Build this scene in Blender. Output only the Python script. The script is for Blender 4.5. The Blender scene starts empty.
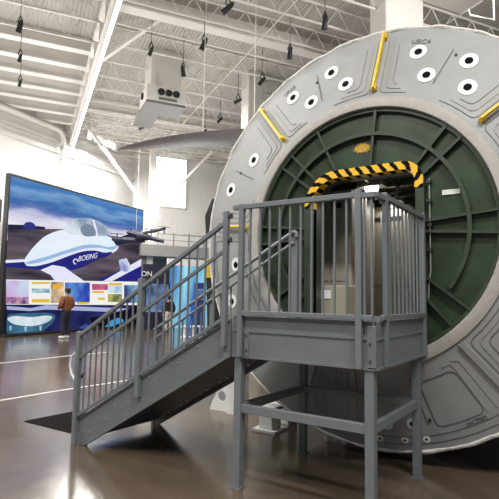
import bpy, bmesh, math, random
from mathutils import Vector, Matrix
random.seed(7)
PI = math.pi
scn = bpy.context.scene
COL = scn.collection
R_ = math.radians

# ------------------------------------------------------------------ camera
FPX, YAW, PITCH, ROLL = 495.245, 0.596436, 0.0962372, 0.0175165
CAM = Vector((2.6578, -3.79271, 1.7))
Fv = Vector((-math.sin(YAW)*math.cos(PITCH), math.cos(YAW)*math.cos(PITCH), math.sin(PITCH)))
R0 = Vector((math.cos(YAW), math.sin(YAW), 0)); U0 = R0.cross(Fv)
Rv = R0*math.cos(ROLL)+U0*math.sin(ROLL); Uv = -R0*math.sin(ROLL)+U0*math.cos(ROLL)
cd = bpy.data.cameras.new('camera'); cam = bpy.data.objects.new('camera', cd); COL.objects.link(cam)
cam.matrix_world = Matrix(((Rv.x, Uv.x, -Fv.x, CAM.x), (Rv.y, Uv.y, -Fv.y, CAM.y), (Rv.z, Uv.z, -Fv.z, CAM.z), (0, 0, 0, 1)))
cd.sensor_width = 36; cd.lens = FPX/499*36; cd.clip_end = 200
scn.camera = cam
def ray(x, y): return Fv + Rv*((x-249.5)/FPX) - Uv*((y-249.5)/FPX)
def at(x, y, d): return CAM + ray(x, y)*d                # a point seen at pixel x, y at depth d
def ground(x, y, z=0.0):
    r = ray(x, y); return CAM + r*((z-CAM.z)/r.z)
# hall frame: h runs deep into the hall, r to its right
HA = YAW + R_(24.1)
h = Vector((-math.sin(HA), math.cos(HA), 0)); r_ = Vector((math.cos(HA), math.sin(HA), 0))
O = Vector((CAM.x, CAM.y, 0))
def W(S, D, z): return O + r_*S + h*D + Vector((0, 0, z))
def SD(p): q = p-O; return q.dot(r_), q.dot(h)
X, Y, Z = Vector((1, 0, 0)), Vector((0, 1, 0)), Vector((0, 0, 1))

# ------------------------------------------------------------------ materials
def mat(name, col, rough=.5, metal=0, noise=0, nscale=8, bump=0, bscale=30, spec=.5, emit=None, estr=1, stretch=None):
    m = bpy.data.materials.new(name); m.use_nodes = True
    nt = m.node_tree; b = nt.nodes['Principled BSDF']
    b.inputs['Base Color'].default_value = (*col, 1); b.inputs['Roughness'].default_value = rough
    b.inputs['Metallic'].default_value = metal; b.inputs['Specular IOR Level'].default_value = spec
    if emit: b.inputs['Emission Color'].default_value = (*emit, 1); b.inputs['Emission Strength'].default_value = estr
    tc = nt.nodes.new('ShaderNodeTexCoord')
    src = tc.outputs['Object']
    if stretch:
        mp = nt.nodes.new('ShaderNodeMapping'); mp.inputs['Scale'].default_value = stretch
        nt.links.new(src, mp.inputs[0]); src = mp.outputs[0]
    n = nt.nodes.new('ShaderNodeTexNoise'); n.inputs['Scale'].default_value = nscale; n.inputs['Detail'].default_value = 5
    nt.links.new(src, n.inputs['Vector'])
    rp = nt.nodes.new('ShaderNodeValToRGB')
    lo = [max(0, c*(1-noise)) for c in col]; hi = [min(1, c*(1+noise)) for c in col]
    rp.color_ramp.elements[0].position = .3; rp.color_ramp.elements[1].position = .7
    rp.color_ramp.elements[0].color = (*lo, 1); rp.color_ramp.elements[1].color = (*hi, 1)
    nt.links.new(n.outputs['Fac'], rp.inputs[0]); nt.links.new(rp.outputs[0], b.inputs['Base Color'])
    if bump:
        n2 = nt.nodes.new('ShaderNodeTexNoise'); n2.inputs['Scale'].default_value = bscale
        nt.links.new(src, n2.inputs['Vector'])
        bp = nt.nodes.new('ShaderNodeBump'); bp.inputs['Strength'].default_value = bump; bp.inputs['Distance'].default_value = .02
        nt.links.new(n2.outputs['Fac'], bp.inputs['Height']); nt.links.new(bp.outputs[0], b.inputs['Normal'])
    return m
def emitmat(name, col, s=1.0, col2=None, scale=4, stretch=(1, 1, 1), lo=.35, hi=.65):
    m = bpy.data.materials.new(name); m.use_nodes = True; nt = m.node_tree
    nt.nodes.remove(nt.nodes['Principled BSDF']); e = nt.nodes.new('ShaderNodeEmission')
    e.inputs['Color'].default_value = (*col, 1); e.inputs['Strength'].default_value = s
    nt.links.new(e.outputs[0], nt.nodes['Material Output'].inputs[0])
    if col2:
        tc = nt.nodes.new('ShaderNodeTexCoord'); mp = nt.nodes.new('ShaderNodeMapping'); mp.inputs['Scale'].default_value = stretch
        n = nt.nodes.new('ShaderNodeTexNoise'); n.inputs['Scale'].default_value = scale; n.inputs['Detail'].default_value = 6
        rp = nt.nodes.new('ShaderNodeValToRGB'); rp.color_ramp.elements[0].position = lo; rp.color_ramp.elements[1].position = hi
        rp.color_ramp.elements[0].color = (*col, 1); rp.color_ramp.elements[1].color = (*col2, 1)
        nt.links.new(tc.outputs['Object'], mp.inputs[0]); nt.links.new(mp.outputs[0], n.inputs['Vector'])
        nt.links.new(n.outputs['Fac'], rp.inputs[0]); nt.links.new(rp.outputs[0], e.inputs['Color'])
    return m
def wavebump(m, axis, scale, strength=.6, dist=.03):
    nt = m.node_tree; b = nt.nodes['Principled BSDF']
    tc = nt.nodes.new('ShaderNodeTexCoord'); w = nt.nodes.new('ShaderNodeTexWave')
    w.bands_direction = axis; w.inputs['Scale'].default_value = scale; w.inputs['Distortion'].default_value = 0
    bp = nt.nodes.new('ShaderNodeBump'); bp.inputs['Strength'].default_value = strength; bp.inputs['Distance'].default_value = dist
    nt.links.new(tc.outputs['Object'], w.inputs['Vector']); nt.links.new(w.outputs['Fac'], bp.inputs['Height'])
    nt.links.new(bp.outputs[0], b.inputs['Normal'])
    return m

M = dict(
    steel=mat('grey painted steel', (.165, .182, .192), .42, .15, .06, 6),
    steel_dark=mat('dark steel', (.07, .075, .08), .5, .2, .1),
    deck=mat('deck steel', (.13, .14, .145), .55, .2, .15, 12),
    shell=mat('module grey paint', (.295, .30, .295), .55, 0, .05, 5, .08, 9),
    rimm=mat('module rim', (.37, .35, .32), .6, 0, .07, 14, .15, 20),
    lip=mat('edge blanket', (.62, .60, .56), .7, 0, .14, 18, .5, 25),
    groove=mat('panel seam', (.12, .118, .115), .7),
    groove2=mat('faint panel seam', (.185, .185, .18), .7),
    ridge=mat('panel ridge', (.30, .30, .295), .55),
    white=mat('white plastic', (.80, .80, .78), .5, 0, .03),
    black=mat('black', (.012, .012, .013), .5),
    matte=mat('matte black', (.008, .008, .008), .9, spec=.05),
    yellow=mat('yellow paint', (.72, .50, .02), .45, 0, .12, 10),
    orange=mat('hazard yellow', (.80, .46, .02), .5, 0, .06, 12),
    green=mat('dark green primer', (.031, .050, .027), .36, .1, .3, 4),
    green2=mat('green stiffener', (.038, .054, .035), .4, .1, .2, 6),
    beige=mat('beige rack', (.30, .275, .225), .55, 0, .06, 3),
    beige2=mat('beige rack lower', (.34, .31, .235), .6, 0, .05, 3),
    tan=mat('tan panel', (.15, .125, .09), .6, 0, .15, 3),
    bag=mat('stowage cloth', (.22, .19, .15), .85, 0, .2, 8, .5, 18),
    alum=mat('bare aluminium', (.55, .55, .53), .35, .7, .1),
    plate=mat('label plate', (.66, .68, .66), .5),
    roofm=wavebump(mat('roof deck', (.43, .41, .375), .7, 0, .05, 2), 'X', 2.6, .5, .04),
    joist=mat('joist paint', (.74, .715, .67), .6, 0, .04, 2),
    wallw=wavebump(mat('white wall', (.80, .785, .76), .7, 0, .03, 1), 'X', 1.6, .25, .03),
    wallg=mat('left wall', (.72, .71, .69), .7, 0, .03, 1),
    duct=mat('white duct', (.74, .72, .68), .55, 0, .03, 2),
    grille=mat('grey grille', (.19, .187, .18), .6, 0, .1, 20),
    wing=mat('grey violet wing', (.22, .205, .22), .45, 0, .05, 2),
    wingpale=mat('pale wing root', (.70, .67, .64), .5),
    mez=mat('mezzanine grey', (.30, .29, .275), .7, 0, .05),
    navy=mat('navy board', (.012, .016, .04), .5),
    mat_=mat('black floor mat', (.010, .009, .009), 1, 0, .3, 60, .4, 90, spec=.05),
    hair=mat('dark hair', (.015, .012, .01), .7),
    skin=mat('skin', (.42, .25, .17), .6),
    jacket=mat('rust brown jacket', (.19, .062, .022), .8, 0, .2, 10, .3, 14),
    jeans=mat('dark navy trousers', (.012, .014, .03), .85),
    shoe=mat('white shoe', (.7, .7, .7), .6),
    drone=mat('drone dark blue', (.02, .022, .05), .4),
    bluebox=mat('blue kiosk', (.03, .06, .24), .45),
    pipe=mat('white pipe', (.74, .73, .70), .5),
    line=mat('pale floor line', (.55, .53, .50), .35),
    cloth=mat('dark jacket cloth', (.022, .02, .02), .85),
    pale=mat('pale trousers', (.55, .50, .45), .85),
    tube=emitmat('lit lamp tube', (1, .97, .92), 4.5),
    paneglow=emitmat('daylit window and wall glow', (1, .99, .96), 2.4),  # emission for the left wall window and the added back wall glow
    lamp=emitmat('module lamp', (1, .97, .9), 4),
)
# polished concrete
def floor_mat():
    m = bpy.data.materials.new('polished concrete'); m.use_nodes = True; nt = m.node_tree; b = nt.nodes['Principled BSDF']
    tc = nt.nodes.new('ShaderNodeTexCoord')
    n = nt.nodes.new('ShaderNodeTexNoise'); n.inputs['Scale'].default_value = .9; n.inputs['Detail'].default_value = 8; n.inputs['Roughness'].default_value = .65
    rp = nt.nodes.new('ShaderNodeValToRGB')
    rp.color_ramp.elements[0].position = .28; rp.color_ramp.elements[0].color = (.066, .047, .032, 1)
    rp.color_ramp.elements[1].position = .72; rp.color_ramp.elements[1].color = (.115, .084, .058, 1)
    n2 = nt.nodes.new('ShaderNodeTexNoise'); n2.inputs['Scale'].default_value = 3; n2.inputs['Detail'].default_value = 4
    r2 = nt.nodes.new('ShaderNodeMapRange'); r2.inputs['To Min'].default_value = .10; r2.inputs['To Max'].default_value = .22
    nt.links.new(tc.outputs['Object'], n.inputs['Vector']); nt.links.new(tc.outputs['Object'], n2.inputs['Vector'])
    nt.links.new(n.outputs['Fac'], rp.inputs[0]); nt.links.new(rp.outputs[0], b.inputs['Base Color'])
    nt.links.new(n2.outputs['Fac'], r2.inputs[0]); nt.links.new(r2.outputs[0], b.inputs['Roughness'])
    b.inputs['Specular IOR Level'].default_value = .9
    return m
M['floor'] = floor_mat()

# ------------------------------------------------------------------ mesh builder
class MB:
    def __init__(s): s.v = []; s.f = []; s.mi = []; s.cur = 0
    def add(s, vs, fs):
        b = len(s.v); s.v += [tuple(p) for p in vs]; s.f += [[i+b for i in f] for f in fs]; s.mi += [s.cur]*len(fs); return s
    def hexa(s, p): return s.add(p, [(0, 3, 2, 1), (4, 5, 6, 7), (0, 1, 5, 4), (1, 2, 6, 5), (2, 3, 7, 6), (3, 0, 4, 7)])
    def box(s, a, b):
        x0, x1 = sorted((a[0], b[0])); y0, y1 = sorted((a[1], b[1])); z0, z1 = sorted((a[2], b[2]))
        return s.hexa([(x0, y0, z0), (x1, y0, z0), (x1, y1, z0), (x0, y1, z0), (x0, y0, z1), (x1, y0, z1), (x1, y1, z1), (x0, y1, z1)])
    def obox(s, c, ax, ay, az):                           # half-axis vectors
        c = Vector(c); return s.hexa([c-ax-ay-az, c+ax-ay-az, c+ax+ay-az, c-ax+ay-az, c-ax-ay+az, c+ax-ay+az, c+ax+ay+az, c-ax+ay+az])
    def bar(s, p, q, w, d, up=Z):                         # rectangular bar from p to q: w across, d along 'up'
        p, q = Vector(p), Vector(q); t = (q-p); L = t.length; t.normalize()
        side = t.cross(up)
        if side.length < 1e-4: side = t.cross(X)
        side.normalize(); u = side.cross(t).normalized()
        return s.obox((p+q)/2, t*(L/2), side*(w/2), u*(d/2))
    def tube(s, pts, r, n=8, cap=True):
        pts = [Vector(p) for p in pts]; rr = r if isinstance(r, (list, tuple)) else [r]*len(pts)
        vs = []; fs = []; ref = None
        for i, p in enumerate(pts):
            t = (pts[min(i+1, len(pts)-1)]-pts[max(i-1, 0)]).normalized()
            if ref is None: ref = t.cross(Z) if abs(t.z) < .9 else t.cross(X)
            ref = (ref - t*ref.dot(t)).normalized(); bi = t.cross(ref)
            for k in range(n):
                a = 2*PI*k/n; vs.append(p+(ref*math.cos(a)+bi*math.sin(a))*rr[i])
        for i in range(len(pts)-1):
            for k in range(n):
                a, b = i*n+k, i*n+(k+1) % n; fs.append((a, b, b+n, a+n))
        if cap: fs.append(tuple(range(n))[::-1]); fs.append(tuple(range((len(pts)-1)*n, len(pts)*n)))
        return s.add(vs, fs)
    def prism(s, poly, vec):                              # 3d polygon extruded by vec
        n = len(poly); vec = Vector(vec); vs = [Vector(p) for p in poly]+[Vector(p)+vec for p in poly]
        return s.add(vs, [tuple(range(n))[::-1], tuple(range(n, 2*n))]+[(i, (i+1) % n, n+(i+1) % n, n+i) for i in range(n)])
    def lathe(s, prof, c, axis='y', n=96, a0=0, a1=2*PI, closed=True):   # prof: (radius, along) ; closed profile loop
        full = abs(a1-a0-2*PI) < 1e-6; m = n if full else n+1; k = len(prof); vs = []
        for i in range(m):
            a = a0+(a1-a0)*i/n
            for (r, y) in prof:
                if axis == 'y': vs.append((c[0]+r*math.cos(a), y, c[1]+r*math.sin(a)))
                else: vs.append((c[0]+r*math.cos(a), c[1]+r*math.sin(a), y))
        fs = []
        for i in range(n):
            j = (i+1) % m
            for q in range(k if closed else k-1):
                q2 = (q+1) % k; fs.append((i*k+q, j*k+q, j*k+q2, i*k+q2))
        if not full and closed: fs.append(tuple(range(k))); fs.append(tuple(range((m-1)*k, m*k))[::-1])
        return s.add(vs, fs)
    def build(s, name, m, parent=None, smooth=False, bevel=0, loc=None):
        me = bpy.data.meshes.new(name); off = Vector(loc) if loc is not None else Vector((0, 0, 0))
        me.from_pydata([tuple(Vector(p)-off) for p in s.v], [], s.f)
        bm = bmesh.new(); bm.from_mesh(me); bmesh.ops.recalc_face_normals(bm, faces=bm.faces); bm.to_mesh(me); bm.free()
        for mm in (m if isinstance(m, (list, tuple)) else [m]): me.materials.append(mm)
        for p, i in zip(me.polygons, s.mi): p.material_index = i; p.use_smooth = smooth
        o = bpy.data.objects.new(name, me); COL.objects.link(o); o.location = off
        if bevel:
            b = o.modifiers.new('bevel', 'BEVEL'); b.width = bevel; b.segments = 2; b.limit_method = 'ANGLE'; b.angle_limit = R_(40)
        if smooth and not bevel: me.set_sharp_from_angle(angle=R_(35))
        if parent is not None:
            o.parent = parent; o.matrix_parent_inverse = parent.matrix_basis.inverted()
        return o
def tag(o, label=None, cat=None, group=None, kind=None):
    if label: o['label'] = label
    if cat: o['category'] = cat
    if group: o['group'] = group
    if kind: o['kind'] = kind
    return o
def empty(name, loc, rz=0):
    o = bpy.data.objects.new(name, None); COL.objects.link(o); o.location = loc; o.rotation_euler = (0, 0, rz); o.empty_display_size = .1
    return o
def textmesh(s, size, extr=.002):
    cu = bpy.data.curves.new('t', 'FONT'); cu.body = s; cu.size = size; cu.align_x = 'CENTER'; cu.align_y = 'CENTER'; cu.extrude = extr
    o = bpy.data.objects.new('t', cu); COL.objects.link(o); bpy.context.view_layer.update()
    me = bpy.data.meshes.new_from_object(o.evaluated_get(bpy.context.evaluated_depsgraph_get()))
    bpy.data.objects.remove(o); bpy.data.curves.remove(cu); return me
def text(name, s, size, c, right, up, m, parent, shear=0, extr=.002):
    me = textmesh(s, size, extr); right = Vector(right).normalized(); up = Vector(up).normalized(); n = right.cross(up)
    for v in me.vertices:
        x, y, z = v.co; v.co = Vector(c)+right*(x+shear*y)+up*y+n*z
    me.materials.clear(); me.materials.append(m)
    o = bpy.data.objects.new(name, me); COL.objects.link(o)
    if parent is not None: o.parent = parent; o.matrix_parent_inverse = parent.matrix_basis.inverted()
    return o
def rrect(x0, x1, z0, z1, rads, n=8):                     # rounded rectangle (bl, br, tr, tl) radii, counter clockwise
    pts = []
    for (cx, cz, a, rd) in ((x0, z0, PI, rads[0]), (x1, z0, 1.5*PI, rads[1]), (x1, z1, 0, rads[2]), (x0, z1, .5*PI, rads[3])):
        ox = cx+(rd if cx == x0 else -rd); oz = cz+(rd if cz == z0 else -rd)
        for i in range(n+1):
            t = a+.5*PI*i/n; pts.append((ox+rd*math.cos(t), oz+rd*math.sin(t)))
    return pts
def struct(o): o['kind'] = 'structure'; return o

# ------------------------------------------------------------------ the hall
sdir = Vector((-.168, .986, 0)).normalized(); nL = Vector((-sdir.y, sdir.x, 0))
A0 = ground(0.5, 337)
LW0 = A0+nL*2.0
ROOF = 10.4; DB = 30.0
fl = MB(); fl.box((-40, -12, -.2), (26, 34, 0)); struct(fl.build('floor', M['floor']))
wl = MB()
t1 = (DB-(LW0-O).dot(h))/sdir.dot(h)
pa, pb = LW0-sdir*16, LW0+sdir*t1
wl.prism([pa, pb, pb+nL*.25, pa+nL*.25], (0, 0, ROOF)); wl_o = struct(wl.build('wall_left', M['wallg']))
cS = SD(pb)[0]
wb = MB(); wb.hexa([(cS-.2, DB, 0), (30, DB, 0), (30, DB+.25, 0), (cS-.2, DB+.25, 0), (cS-.2, DB, ROOF), (30, DB, ROOF), (30, DB+.25, ROOF), (cS-.2, DB+.25, ROOF)])
def hall(mb, name, m, parent=None, **k):                  # mesh given in hall coordinates (S, D, z)
    o = mb.build(name, m, None, **k); o.location = O; o.rotation_euler = (0, 0, HA)
    if parent is not None:
        o.parent = parent
        o.matrix_parent_inverse = Matrix.Identity(4); o.location = (0, 0, 0); o.rotation_euler = (0, 0, 0)
    return o
struct(hall(wb, 'wall_back', M['wallw']))
# girts on the left wall above the siding
for i, (zz) in enumerate((8.75, 9.25, 9.75)):
    g = MB(); g.bar(LW0-nL*.07-sdir*15+Z*zz, pb-nL*.07+Z*zz, .12, .14 if i else .2); struct(g.build('trim_%d' % (i+1), M['joist']))
# framed glowing panel added in place of a bright patch on the back wall
def hglow(name, x0, x1, y0, y1, panes):
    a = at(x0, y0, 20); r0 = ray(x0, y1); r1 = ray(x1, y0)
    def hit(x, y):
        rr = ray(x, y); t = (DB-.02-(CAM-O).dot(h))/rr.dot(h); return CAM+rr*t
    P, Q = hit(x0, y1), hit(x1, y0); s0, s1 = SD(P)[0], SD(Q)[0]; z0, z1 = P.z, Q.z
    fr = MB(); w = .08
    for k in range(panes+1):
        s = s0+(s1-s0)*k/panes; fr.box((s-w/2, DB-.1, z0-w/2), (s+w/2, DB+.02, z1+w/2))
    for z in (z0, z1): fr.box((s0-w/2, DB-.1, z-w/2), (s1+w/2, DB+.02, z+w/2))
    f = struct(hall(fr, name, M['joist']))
    gl = MB(); gl.box((s0, DB-.05, z0), (s1, DB-.03, z1)); hall(gl, 'glow_pane', M['paneglow'], f)
hglow('wall_glow_panel', 153, 187, 160, 206, 1)
# roof with its joists and girders
rt = MB(); rt.box((-26, -6, ROOF), (30, 31, ROOF+.15)); roof = struct(hall(rt, 'ceiling', M['roofm']))
ta = at(124, 0, 1); 
def atz(x, y, z): rr = ray(x, y); return CAM+rr*((z-CAM.z)/rr.z)
LZ = 9.1
tp0, tp1 = atz(124, 0, LZ), atz(70, 150, LZ)
Sg = (SD(tp0)[0]+SD(tp1)[0])/2; Dg1 = SD(tp1)[1]
def left_limit(D):                                        # S of the left wall at depth D
    P = LW0; q = SD(P); a = sdir.dot(r_)/sdir.dot(h); return q[0]+a*(D-q[1])+.15
def webbed(mb, s0, s1, D, z0, z1, pitch, t):
    mb.box((s0, D-t, z1-2*t), (s1, D+t, z1)); mb.box((s0, D-t, z0), (s1, D+t, z0+2*t))
    n = max(1, int((s1-s0)/pitch)); 
    for i in range(n):
        a = s0+(s1-s0)*i/n; b = s0+(s1-s0)*(i+.5)/n; c = s0+(s1-s0)*(i+1)/n
        mb.tube([(a, D, z0+t), (b, D, z1-t)], t*.62, 4, False); mb.tube([(b, D, z1-t), (c, D, z0+t)], t*.62, 4, False)
D = 10.6
while D < DB-.3:
    j = MB()
    if D < 17.0: webbed(j, left_limit(D), Sg-.2, D, 9.65, ROOF, .8, .026)
    else: j.box((left_limit(D), D-.07, 9.95), (Sg-.2, D+.07, ROOF)); j.box((left_limit(D), D-.16, 9.9), (Sg-.2, D+.16, 9.96))
    webbed(j, Sg+.2, 29, D, 9.75, ROOF, .8, .024)
    hall(j, 'roof_joist', M['joist'], roof); D += 1.3
for S, D0, D1 in ((Sg-.05, 9, DB-.2),):
    g = MB(); t = .07
    g.box((S-.12, D0, ROOF-.2), (S+.12, D1, ROOF)); g.box((S-.1, D0, 9.3), (S+.1, D1, 9.42))
    d = D0
    while d < D1:
        g.box((S-.06, d-.06, 9.4), (S+.06, d+.06, ROOF-.15)); d += 1.3
    hall(g, 'roof_girder', M['joist'], roof)
for D in (13.8, 22.5):                                    # two deep beams crossing the right bay
    g = MB(); g.box((Sg+.2, D-.05, 9.9), (29, D+.05, ROOF)); g.box((Sg+.2, D-.2, 9.86), (29, D+.2, 9.92)); hall(g, 'roof_beam', M['joist'], roof)
for S in (Sg+4.5, Sg+9, Sg+13.5):
    g = MB(); g.box((S-.012, 9, 9.72), (S+.012, DB-.3, 9.745)); hall(g, 'bridging_bar', M['joist'], roof)
# lamp: long lit tube under the girder
lt = empty('linear_light', W(Sg, 9, 0)); tag(lt, 'long lit white lamp tube running under the roof girder', 'ceiling light')
t_ = MB(); t_.tube([W(Sg, 9, LZ), W(Sg, Dg1, LZ)], .058, 10); t_.build('lamp_tube', M['tube'], lt, smooth=True)
t_ = MB(); t_.bar(W(Sg, 9, LZ+.09), W(Sg, Dg1, LZ+.09), .10, .06); 
for d in range(10, int(Dg1), 2): t_.bar(W(Sg, d, LZ+.15), W(Sg, d, 9.35), .03, .03)
t_.build('lamp_housing', M['joist'], lt)
# diagonal strut right of the tube
st = MB(); p, q = at(108, 58, 16.5), at(159, 19, 15.0); q = CAM+(q-CAM)*((ROOF-.1-CAM.z)/(q-CAM).z)
p = W(Sg+.1, SD(atz(106, 60, 9.36))[1], 9.36); st.bar(p, q, .13, .13)
o = st.build('roof_strut', M['joist']); tag(o, 'white diagonal strut bracing the girder beside the lamp tube', 'strut')
# pipe on the left wall with its elbow
def wallpt(x, y, off=.35):
    rr = ray(x, y); P = LW0-nL*off; t = (P-CAM).dot(nL)/rr.dot(nL); return CAM+rr*t
pe = wallpt(57, 129); pd = Vector((wallpt(63, 150).x, wallpt(63, 150).y, 0))
hz = pe.z; e = empty('drain_pipe', pd); tag(e, 'white pipe along the left wall turning down at an elbow', 'pipe')
m_ = MB(); u = pd-sdir*.45; 
pts = [u-sdir*11+Z*hz, u+Z*hz]+[u+sdir*(.45*math.sin(a))+Z*(hz-.45+.45*math.cos(a)) for a in (R_(20), R_(40), R_(60), R_(80), R_(90))]+[pd]
m_.tube(pts, .13, 12); m_.build('pipe_run', M['pipe'], e, smooth=True)
for a_, b_ in ((.75, .95), (1.4, 1.5)):
    m_ = MB(); m_.tube([pd+Z*(hz-a_), pd+Z*(hz-b_)], .155, 12); m_.build('pipe_coupling', M['alum'], e, smooth=True)
for k in range(6):
    m_ = MB(); m_.bar(u-sdir*(1+1.8*k)+Z*hz, u-sdir*(1+1.8*k)+nL*.35+Z*hz, .04, .05); m_.build('pipe_bracket', M['joist'], e)
a_, b_, c_, d_ = wallpt(86, 152, .04), wallpt(117, 152, .04), wallpt(117, 128, .04), wallpt(86, 128, .04)
z0_, z1_ = b_.z, d_.z; P_, Q_ = Vector((a_.x, a_.y, 0)), Vector((b_.x, b_.y, 0))
m_ = MB()
for t in (0, .5, 1): q = P_.lerp(Q_, t); m_.bar(q+Z*(z0_-.06), q+Z*(z1_+.06), .07, .07, sdir)
for z in (z0_, z1_): m_.bar(P_+Z*z, Q_+Z*z, .07, .09)
f = struct(m_.build('window_1', M['joist']))
m_ = MB(); m_.prism([P_+Z*z0_, Q_+Z*z0_, Q_+Z*z1_, P_+Z*z1_], -nL*.01); m_.build('glow_pane', M['paneglow'], f)
# steel column with braces near the back corner
cb = ground(148, 325); cb = at(148, 290, 27.6); cb.z = 0
e = empty('steel_column', cb); tag(e, 'white steel column with two diagonal braces right of the video wall', 'column')
m_ = MB(); m_.bar(cb, cb+Z*ROOF, .34, .05, X); m_.obox(cb+Z*ROOF/2+Vector((.0, .0, 0)), r_*.17, h*.03, Z*ROOF/2); m_.obox(cb+Z*ROOF/2-h*.17, r_*.17, h*.02, Z*ROOF/2); m_.obox(cb+Z*ROOF/2-h*.08, r_*.02, h*.1, Z*ROOF/2)
m_.build('column_shaft', M['joist'], e)
gz = at(148, 213, 27.6).z
m_ = MB(); m_.bar(cb+Z*gz-h*.1, at(84, 122, 24.5), .14, .14); m_.build('diagonal_brace', M['joist'], e)
m_ = MB(); m_.bar(cb+Z*gz-h*.1, at(212, 152, 27.8), .14, .14); m_.build('diagonal_brace', M['joist'], e)
m_ = MB(); m_.obox(cb+Z*gz-h*.2, r_*.4, h*.02, Z*.3); m_.build('gusset_plate', M['joist'], e)

# mezzanine
e = empty('mezzanine', W(2, DB-1.6, 0)); tag(e, 'grey mezzanine walkway with railing along the back wall', 'walkway')
Dm = DB-3.0
def hitD(x, y, D):
    rr = ray(x, y); return CAM+rr*((D-(CAM-O).dot(h))/rr.dot(h))
zt, zb_ = hitD(175, 246, Dm).z, hitD(175, 257, Dm).z; S0 = SD(hitD(141, 250, Dm))[0]; S1 = S0+14
def hb(mb, a, b): return mb.hexa([W(x, y, z) for z in (a[2], b[2]) for x, y in ((a[0], a[1]), (b[0], a[1]), (b[0], b[1]), (a[0], b[1]))])
m_ = MB(); hb(m_, (S0, Dm, zb_), (S1, DB, zt)); m_.build('walkway_slab', M['mez'], e)
m_ = MB(); hb(m_, (S0, DB-.2, 0), (S1, DB-.02, zb_)); m_.build('back_panel', M['mez'], e)
for S in (S0+.3, S0+5, S0+10, S1-.3):
    m_ = MB(); hb(m_, (S-.12, Dm+.5, 0), (S+.12, Dm+.74, zb_)); m_.build('support_post', M['mez'], e)
k = 0; S = S0
m_ = MB(); hb(m_, (S0, Dm+.05, zt+.62), (S1, Dm+.1, zt+.67)); hb(m_, (S0, Dm+.05, zt+.3), (S1, Dm+.1, zt+.33)); m_.build('guard_rail', M['grille'], e)
while S <= S1:
    m_ = MB(); hb(m_, (S, Dm+.05, zt), (S+.06, Dm+.11, zt+.75)); m_.build('guard_post', M['grille'], e); S += .9
# exhibit under the mezzanine
De = Dm-1.2
def eb(name, x0, x1, y0, y1, m, D, th, parent, floor=False):
    p, q = hitD(x0, y1, D), hitD(x1, y0, D); mb = MB(); hb(mb, (SD(p)[0], D, 0 if floor else p.z), (SD(q)[0], D+th, q.z)); return mb.build(name, m, parent)
M['turq'] = emitmat('turquoise lit wall', (.015, .11, .42), 1.1, (.36, .80, .88), .8, (1.2, 1.2, .15), .35, .68)
M['bluescr'] = emitmat('blue grey screen', (.03, .05, .16), .8, (.22, .35, .62), 1.6, (1, 1, 1))
e = empty('exhibit_wall', W(S0+3, De, 0)); tag(e, 'turquoise glowing exhibit wall under the mezzanine', 'exhibit wall')
eb('lit_panel', 168, 246, 265, 322, M['turq'], De, .2, e, True)
eb('top_cap', 168, 246, 262, 265, M['white'], De-.02, .26, e)
e = empty('exhibit_sign', W(S0+1, De-.4, 0)); tag(e, 'dark navy sign board ending in white letters ON', 'sign')
bd = eb('board', 142.5, 170, 265, 283, M['navy'], De-.5, .15, e)
eb('screen', 146, 169, 284, 312, M['bluescr'], De-.5, .15, e); eb('cabinet_base', 142.5, 170, 312, 330, M['navy'], De-.5, .3, e, True)
eb('board_back', 142.5, 170, 283, 313, M['navy'], De-.4, .2, e)
pt = hitD(146.8, 274, De-.53); text('sign_letters', 'ON', .36, pt, r_, Z, M['white'], e, extr=.01)
e = tag(empty('kiosk', W(0, 0, 0)), 'dark blue kiosk cabinet standing before the turquoise wall', 'kiosk'); Dk = De-3.5
p = hitD(200, 300, Dk); e.location = Vector((p.x, p.y, 0))
eb('cabinet', 196, 206, 283, 333, M['bluebox'], Dk, .5, e, True); eb('cabinet_screen', 197, 205, 289, 300, M['bluescr'], Dk-.02, .03, e)
for i, x in enumerate((184.5, 193, 200.5)):
    p = hitD(x, 327, De-5.6); b = Vector((p.x, p.y, 0)); s = empty('stool', b)
    tag(s, ['small white stool before the turquoise wall, leftmost of three', 'small white stool before the turquoise wall, middle of three', 'small white stool before the turquoise wall, rightmost of three'][i], 'stool', 'white stools')
    m_ = MB(); m_.lathe([(0, .40), (.13, .40), (.14, .43), (.13, .47), (0, .47)], (b.x, b.y), 'z', 16, closed=False); m_.build('seat', M['white'], s, smooth=True)
    m_ = MB(); m_.lathe([(0, 0), (.16, 0), (.16, .02), (.06, .05), (.05, .405), (0, .405)], (b.x, b.y), 'z', 14, closed=False); m_.build('pedestal', M['white'], s, smooth=True)

# ------------------------------------------------------------------ video wall
rA = ray(5, 174); tA = ((A0-CAM).xy.length)/(rA.xy.length); ZT = CAM.z+rA.z*tA
rB = ray(143, 211); B0 = CAM+rB*((ZT-CAM.z)/rB.z); B0.z = 0
sd = (B0-A0).normalized(); sn = Vector((sd.y, -sd.x, 0))            # sn points to the viewers
if sn.dot(CAM-A0) < 0: sn = -sn
vw = empty('video_wall', (A0+B0)/2); tag(vw, 'huge lit video wall showing a white and blue aircraft', 'video wall')
m_ = MB(); m_.prism([A0-sd*.06, B0+sd*.05, B0+sd*.05-sn*.22, A0-sd*.06-sn*.22], (0, 0, ZT+.06)); m_.build('screen_cabinet', M['black'], vw)
lvl = [0]
def scr(x, y, off=.0):
    rr = ray(x, y); P = A0+sn*off; t = (P-CAM).dot(sn)/rr.dot(sn); return CAM+rr*t
def smooth_poly(pts, n=6):                                # closed catmull-rom
    out = []; L = len(pts)
    for i in range(L):
        p0, p1, p2, p3 = [Vector(pts[(i+k-1) % L]) for k in range(4)]
        for s in range(n):
            t = s/n; out.append(.5*((2*p1)+(-p0+p2)*t+(2*p0-5*p1+4*p2-p3)*t*t+(-p0+3*p1-3*p2+p3)*t**3))
    return out
ZCH = [0]
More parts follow.
